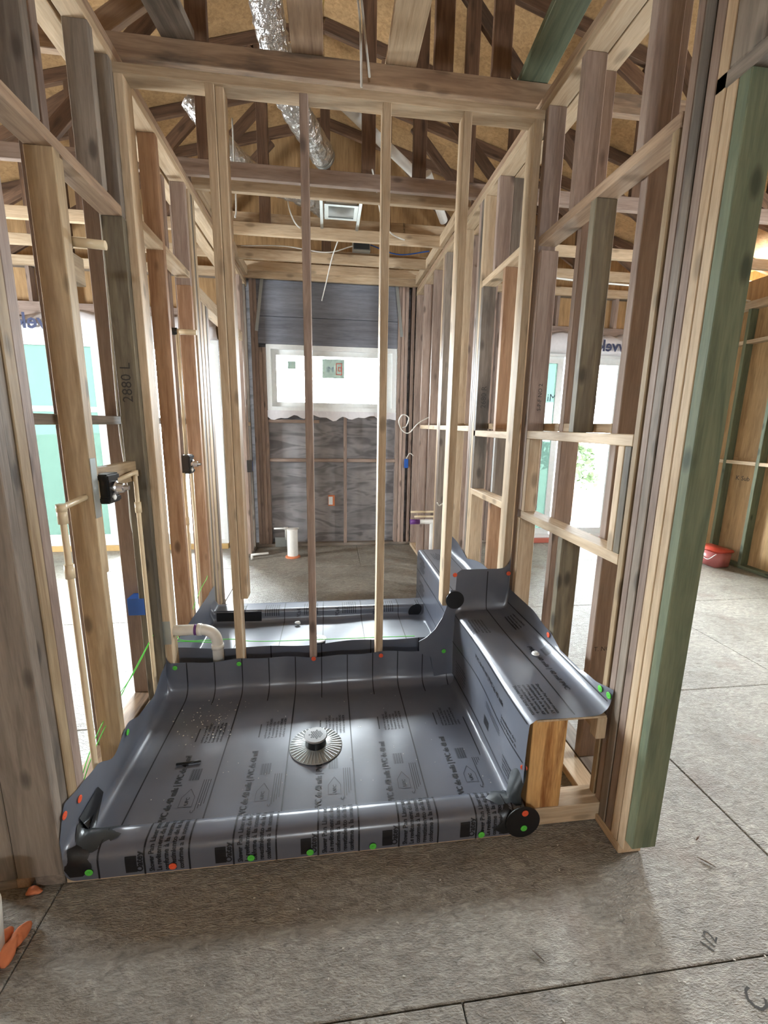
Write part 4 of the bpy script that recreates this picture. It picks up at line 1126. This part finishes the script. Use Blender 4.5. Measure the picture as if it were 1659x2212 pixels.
tag(wire('cable_loop', [(XR + .05, 4.5, 1.60), (.93, 4.5, 1.52), (.83, 4.5, 1.42), (.76, 4.5, 1.44), (.72, 4.5, 1.53), (.76, 4.5, 1.60), (.82, 4.5, 1.57), (.80, 4.5, 1.49), (.76, 4.5, 1.47)], .006, CABLE), 'white cable coiled in a loop poking from far right wall', 'cable')
tag(wire('cable_tail', [(XR + .05, 3.75, .86), (.98, 3.72, .80), (.95, 3.70, .83)], .006, CABLE), 'short hooked white cable end on the right wall studs', 'cable')
# green string left loose around the elbow and the studs
tag(wire('string', [(-.86, 2.36, .30), (-.60, 2.36, .285), (-.72, 2.35, .36), (-.83, 2.36, .34), (-.80, 2.36, .30), (-.55, 2.355, .30), (-.40, 2.353, .28), (0, 2.351, .275), (.4, 2.351, .272), (.50, 2.351, .27)], .0022, GREENCORD), 'bright green string stretched along the far pan edge by the elbow', 'string')
tag(wire('string', [(-.90, 1.46, .20), (-.93, 1.62, .24), (-.93, 1.80, .30), (-.92, 2.0, .33), (-.90, 2.2, .42)], .002, GREENCORD), 'bright green string tied low through the near left studs', 'string')
tag(wire('string', [(-.90, 1.43, .14), (-.92, 1.60, .22), (-.925, 1.85, .29), (-.905, 2.20, .415)], .002, GREENCORD), 'second strand of green string hanging below the first near left', 'string')
tag(wire('string', [(-.88, 2.76, .30), (-.87, 2.95, .38), (-.86, 3.05, .41), (-.88, 3.15, .40)], .002, GREENCORD), 'green string caught on the orange stud beyond the partition', 'string')
# ------------------------------------------------------------------ overhead services
def flex_duct(pts, rad, label):
    d = empty('foil_duct', pts[0], label, 'duct')
    c = spline(pts, 14); rr = []
    for i in range(len(c)): rr.append(rad * (1 + .04 * math.sin(i * 2.1) + .03 * random.uniform(-1, 1)))
    V, F = tube_geo(c, rr, 18)
    rnd = random.Random(3)
    V = [v + Vector((rnd.uniform(-1, 1), rnd.uniform(-1, 1), rnd.uniform(-1, 1))) * rad * .05 for v in V]
    mesh_obj('foil_jacket', V, F, FOIL, d)
    tube('collar', [c[-1] - (c[-2] - c[-1]).normalized() * 0, c[-1] + (c[-1] - c[-2]).normalized() * .03], rad * .95, GALV, d, 18)
    return d
flex_duct([(-.36, 2.62, 4.05), (-.31, 2.80, 3.70), (-.26, 2.98, 3.50), (-.19, 3.15, 3.40), (-.02, 3.55, 3.36)], .085, 'crinkled foil duct hanging down between trusses at top centre')
flex_duct([(-.9, 3.55, 3.62), (-.72, 3.62, 3.42), (-.5, 3.85, 3.33), (-.15, 4.00, 3.28), (.12, 4.30, 3.245)], .07, 'foil duct running under the joists to the exhaust fan')
vp = empty('vent_pipe', (.3, 3.6, 3.5), 'sloping white vent pipe crossing above the ceiling joists', 'pipe')
tube('pipe_run', [(-.22, 3.05, 3.62), (.62, 3.62, 3.36), (.80, 3.75, 3.30)], .034, WHITEPVC, vp, 14)
tube('pipe_run', [(.76, 3.66, 3.36), (.99, 4.02, 3.20)], .034, WHITEPVC, vp, 14); tube('coupling', [(.74, 3.68, 3.335), (.82, 3.78, 3.30)], .041, WHITEPVC, vp, 14)
ef = empty('exhaust_fan', (.10, 3.85, 3.2), 'galvanised exhaust fan housing hung on two metal rails', 'exhaust fan')
frame_rect_z = None
def box_shell(par, name, x0, x1, y0, y1, z0, z1, wdt, mat):
    bm = bmesh.new()
    for a, b_, c, d in ((x0, x1, y0, y0 + wdt), (x0, x1, y1 - wdt, y1), (x0, x0 + wdt, y0 + wdt, y1 - wdt), (x1 - wdt, x1, y0 + wdt, y1 - wdt)):
        r = bmesh.ops.create_cube(bm, size=1)
        for v in r['verts']: v.co = (a + (v.co.x + .5) * (b_ - a), c + (v.co.y + .5) * (d - c), z0 + (v.co.z + .5) * (z1 - z0))
    return bm_obj(name, bm, mat, par)
box_shell(ef, 'housing', .0, .235, 3.70, 3.93, 3.125, 3.27, .012, WHITE)
mesh_box(ef, 'housing_top', (.0, .235), (3.70, 3.93), (3.27, 3.275), BLACK)
box_shell(ef, 'trim_flange', -.012, .247, 3.69, 3.94, 3.115, 3.125, .03, GALV)
for x in (-.035, .258): mesh_box(ef, 'mounting_rail', (x - .012, x + .012), (3.46, 4.14), (3.105, 3.124), GALV)
jb = empty('metal_box', (.33, 4.60, 3.2), 'grey metal junction box fixed beside a ceiling joist', 'electrical box')
mesh_box(jb, 'box_body', (.25, .42), (4.58, 4.655), (3.13, 3.24), GALV); mesh_box(jb, 'cover', (.26, .41), (4.575, 4.579), (3.14, 3.23), PATCH2)
CB = [([(-.62, 3.50, 3.5), (-.62, 3.5, 3.0), (-.63, 3.5, 2.9)], CABLE, 'white cable dropping straight down left of the ceiling joists'),
      ([(-.8, 4.66, 3.13), (-.4, 4.63, 3.14), (.0, 4.60, 3.10), (.25, 4.6, 3.17)], CABLE, 'white cable slack along the joist towards the metal box'),
      ([(-.28, 3.9, 3.40), (-.30, 4.0, 3.22), (-.22, 4.1, 3.10), (-.06, 4.15, 3.13)], CABLE, 'white cable loop left of the exhaust fan'),
      ([(.12, 4.17, 3.125), (.11, 4.25, 3.10), (.05, 4.45, 3.0), (.0, 4.6, 2.85), (-.05, 4.8, 2.72)], CABLE, 'white cable tail dangling below the joists'),
      ([(.42, 4.6, 3.19), (.7, 4.62, 3.13), (1.0, 4.6, 3.17)], BLUE, 'blue cable running right from the metal box'),
      ([(.30, 3.2, 3.12), (.5, 3.9, 3.05), (.9, 4.3, 3.10)], CABLE, 'thin white cable sagging right of the exhaust fan'),
      ([(.08, 2.345, 4.45), (.10, 2.31, 3.6), (.15, 2.31, 3.3), (.16, 2.30, 3.12), (.165, 2.32, 3.0)], CABLE, 'pair of white cables hanging in front of the stained beam'),
      ([(.10, 2.345, 4.44), (.13, 2.29, 3.6), (.17, 2.3, 3.25), (.20, 2.3, 3.03)], CABLE, 'second white cable hanging beside the pair at the stained beam'),
      ([(.02, 2.55, 3.6), (-.03, 2.55, 3.35), (-.08, 2.56, 3.15), (-.12, 2.57, 2.95)], YCABLE, 'yellow cable dropping behind the partition top plate')]
for pts, m, lb in CB: tag(wire('cable', pts, .0055, m), lb, 'cable')
tag(wire('cable', [(1.2, 3.6, 2.72), (2.0, 3.7, 2.70), (3.0, 3.9, 2.74), (4.3, 4.3, 2.80)], .008, CABLE), 'white cable strung across the ceiling of the right room', 'cable')
# ------------------------------------------------------------------ loose things on the floor
tub = empty('fastener_tub', (4.31, 4.22, 0), 'clear pinkish tub with red lid by the far right wall', 'tub')
bm = bmesh.new(); r = bmesh.ops.create_cube(bm, size=1)
for v in r['verts']: k = .92 if v.co.z < 0 else 1; v.co = (4.31 + v.co.x * .20 * k, 4.24 + v.co.y * .30 * k, .001 + (v.co.z + .5) * .17)
bmesh.ops.bevel(bm, geom=bm.edges[:], offset=.015, segments=3, affect='EDGES'); bm_obj('tub_body', bm, CLEAR, tub, True)
bm = bmesh.new(); r = bmesh.ops.create_cube(bm, size=1)
for v in r['verts']: v.co = (4.31 + v.co.x * .22, 4.24 + v.co.y * .32, .172 + (v.co.z + .5) * .035)
bmesh.ops.bevel(bm, geom=bm.edges[:], offset=.012, segments=3, affect='EDGES'); bm_obj('lid', bm, REDLID, tub, True)
wire('handle', [(4.21, 4.10, .16), (4.20, 4.2, .08), (4.21, 4.38, .16)], .004, WHITEPVC, tub)
wp = empty('drain_pipe', (-1.0, 1.06, 0), 'upright white pipe with orange foam at the lower left edge', 'pipe')
tube('pipe_wall', [(-.978, 1.075, .002), (-.962, 1.075, .19)], .055, WHITEPVC, wp, 28)
def blob(par, name, c, r_, mat, seed, sq=.5):
    bm = bmesh.new(); bmesh.ops.create_icosphere(bm, subdivisions=3, radius=1); rnd = random.Random(seed)
    a = [Vector((rnd.uniform(-1, 1), rnd.uniform(-1, 1), rnd.uniform(-1, 1))) * 3 for _ in range(4)]
    for v in bm.verts:
        n_ = 1 + .14 * sum(math.sin(v.co.dot(k)) for k in a)
        v.co = Vector(c) + Vector((v.co.x * r_[0], v.co.y * r_[1], v.co.z * r_[2])) * n_
    return bm_obj(name, bm, mat, par, True)
blob(wp, 'foam_bead', (-.938, 1.052, .016), (.034, .028, .017), FOAM, 1)
blob(wp, 'foam_bead', (-.918, 1.09, .020), (.022, .036, .020), FOAM, 2)
blob(wp, 'foam_bead', (-.905, 1.125, .018), (.017, .033, .018), FOAM, 3)
blob(wp, 'foam_bead', (-.945, 1.118, .022), (.022, .036, .022), FOAM, 4)
tag(blob(None, 'foam_crumb', (-.955, 1.262, .0095), (.022, .013, .009), FOAM, 5), 'single orange foam crumb on the floor before the left post', 'foam crumb')
tag(blob(None, 'foam_crumb', (1.03, 1.9, .62), (.012, .012, .012), FOAM, 8), 'tiny orange foam crumb', 'foam crumb') if False else None
# sawdust curl and wood chips
for i, (x, y, a, l, lb) in enumerate(((1.345, 1.19, .5, .03, 'ragged brown wood shaving on the floor right of the green post'), (.60, .90, 2.2, .045, 'thin grey splinter lying on the floor below the bench'), (1.33, 1.09, 2.3, .055, 'long dark splinter on the right floor'))):
    s = Vector((math.cos(a), math.sin(a), 0)) * l
    tag(tube('wood_splinter', [(x, y, .004), (x + s.x * .5, y + s.y * .5, .006), (x + s.x, y + s.y, .004)], [.0015, .003, .001], GREY if i else DARK, None, 6), lb, 'splinter')
bmc = bmesh.new(); rnd = random.Random(11)
def chips(n, fx):
    for _ in range(n):
        x, y, z, s = fx(); a = rnd.uniform(0, 6.28)
        r = bmesh.ops.create_cube(bmc, size=1)
        for v in r['verts']:
            u, w2 = v.co.x * s * rnd.uniform(.9, 1.6), v.co.y * s * rnd.uniform(.5, 1)
            v.co = (x + u * math.cos(a) - w2 * math.sin(a), y + u * math.sin(a) + w2 * math.cos(a), z + v.co.z * s * .4)
chips(110, lambda: (rnd.uniform(-.8, 1.4), rnd.uniform(.5, 1.24), .0015, rnd.choice((.002, .003, .003, .005))))
o = bm_obj('wood_chips', bmc, CHIP); tag(o, 'scattered pale wood chips on the dark floor before the curb', 'chips', kind='stuff')
bmc = bmesh.new()
chips(90, lambda: (-.60 + rnd.gauss(0, .08), 2.0 + rnd.gauss(0, .09), PZ + .003, rnd.choice((.002, .003, .005))))
chips(70, lambda: (rnd.uniform(-.8, .66), rnd.uniform(1.45, 2.15), PZ + .003, rnd.choice((.0015, .002, .003))))
o = bm_obj('wood_chips', bmc, CHIP); tag(o, 'pale crumbs scattered over the liner in the front pan', 'chips', kind='stuff')
tag(tube('black_clip', [(-.66, 1.72, PZ + .007), (-.60, 1.725, PZ + .007), (-.56, 1.73, PZ + .007)], .005, BLACK, None, 8), 'small black clip lying on the liner at left of pan', 'clip')
tag(lathe('plastic_cap', [(.017, 0), (.016, .006), (.010, .009), (.009, .012)], WHITE, (.93, 1.72, .484), seg=20), 'small white plastic cap lying on the bench liner', 'cap')
tag(blob(None, 'paper_scrap', (-.23, 3.02, .066), (.02, .012, .012), WHITE, 21), 'crumpled white scrap in the far shower pan', 'scrap')
BOLD[0] = 0
# ------------------------------------------------------------------ hand writing and grade stamps on the studs
text_on_plane('pencil_mark', '2880 L', .045, (A0 + .062, 2.217, 1.58), (0, 0, 1), (-1, 0, 0), MARK, wl, off=.001)
text_on_plane('pencil_mark', '2680 R', .036, (C0 + .062, 2.99, 1.62), (0, 0, 1), (-1, 0, 0), MARK, wr, off=.001)
text_on_plane('grade_stamp', 'S-P-F NO 2', .020, (C0 + .062, 2.178, 1.58), (0, 0, 1), (-1, 0, 0), MARK, wr, off=.001)
text_on_plane('grade_stamp', 'T. NO 2', .02, (E0 + .01, 1.59, .56), (1, 0, 0), (0, 0, 1), MARK, wr, off=.001)
for x in (.47, .62): text_on_plane('grade_stamp', '2x4 SPF', .018, (x + .06, 4.142, 3.13), (0, 0, 1), (-1, 0, 0), MARK, ceil, off=.001)
text_on_plane('chalk_mark', 'C', .05, (1.12, .72, .0), (.8, .6, 0), (-.6, .8, 0), MARK, floor, off=.0012)
text_on_plane('chalk_mark', '1/2', .035, (1.10, .86, .0), (.8, .6, 0), (-.6, .8, 0), MARK, floor, off=.0012)
text_on_plane('pencil_mark', 'K Sub', .05, (4.598, 4.40, .95), (0, -1, 0), (0, 0, 1), MARK, wo, off=.001)
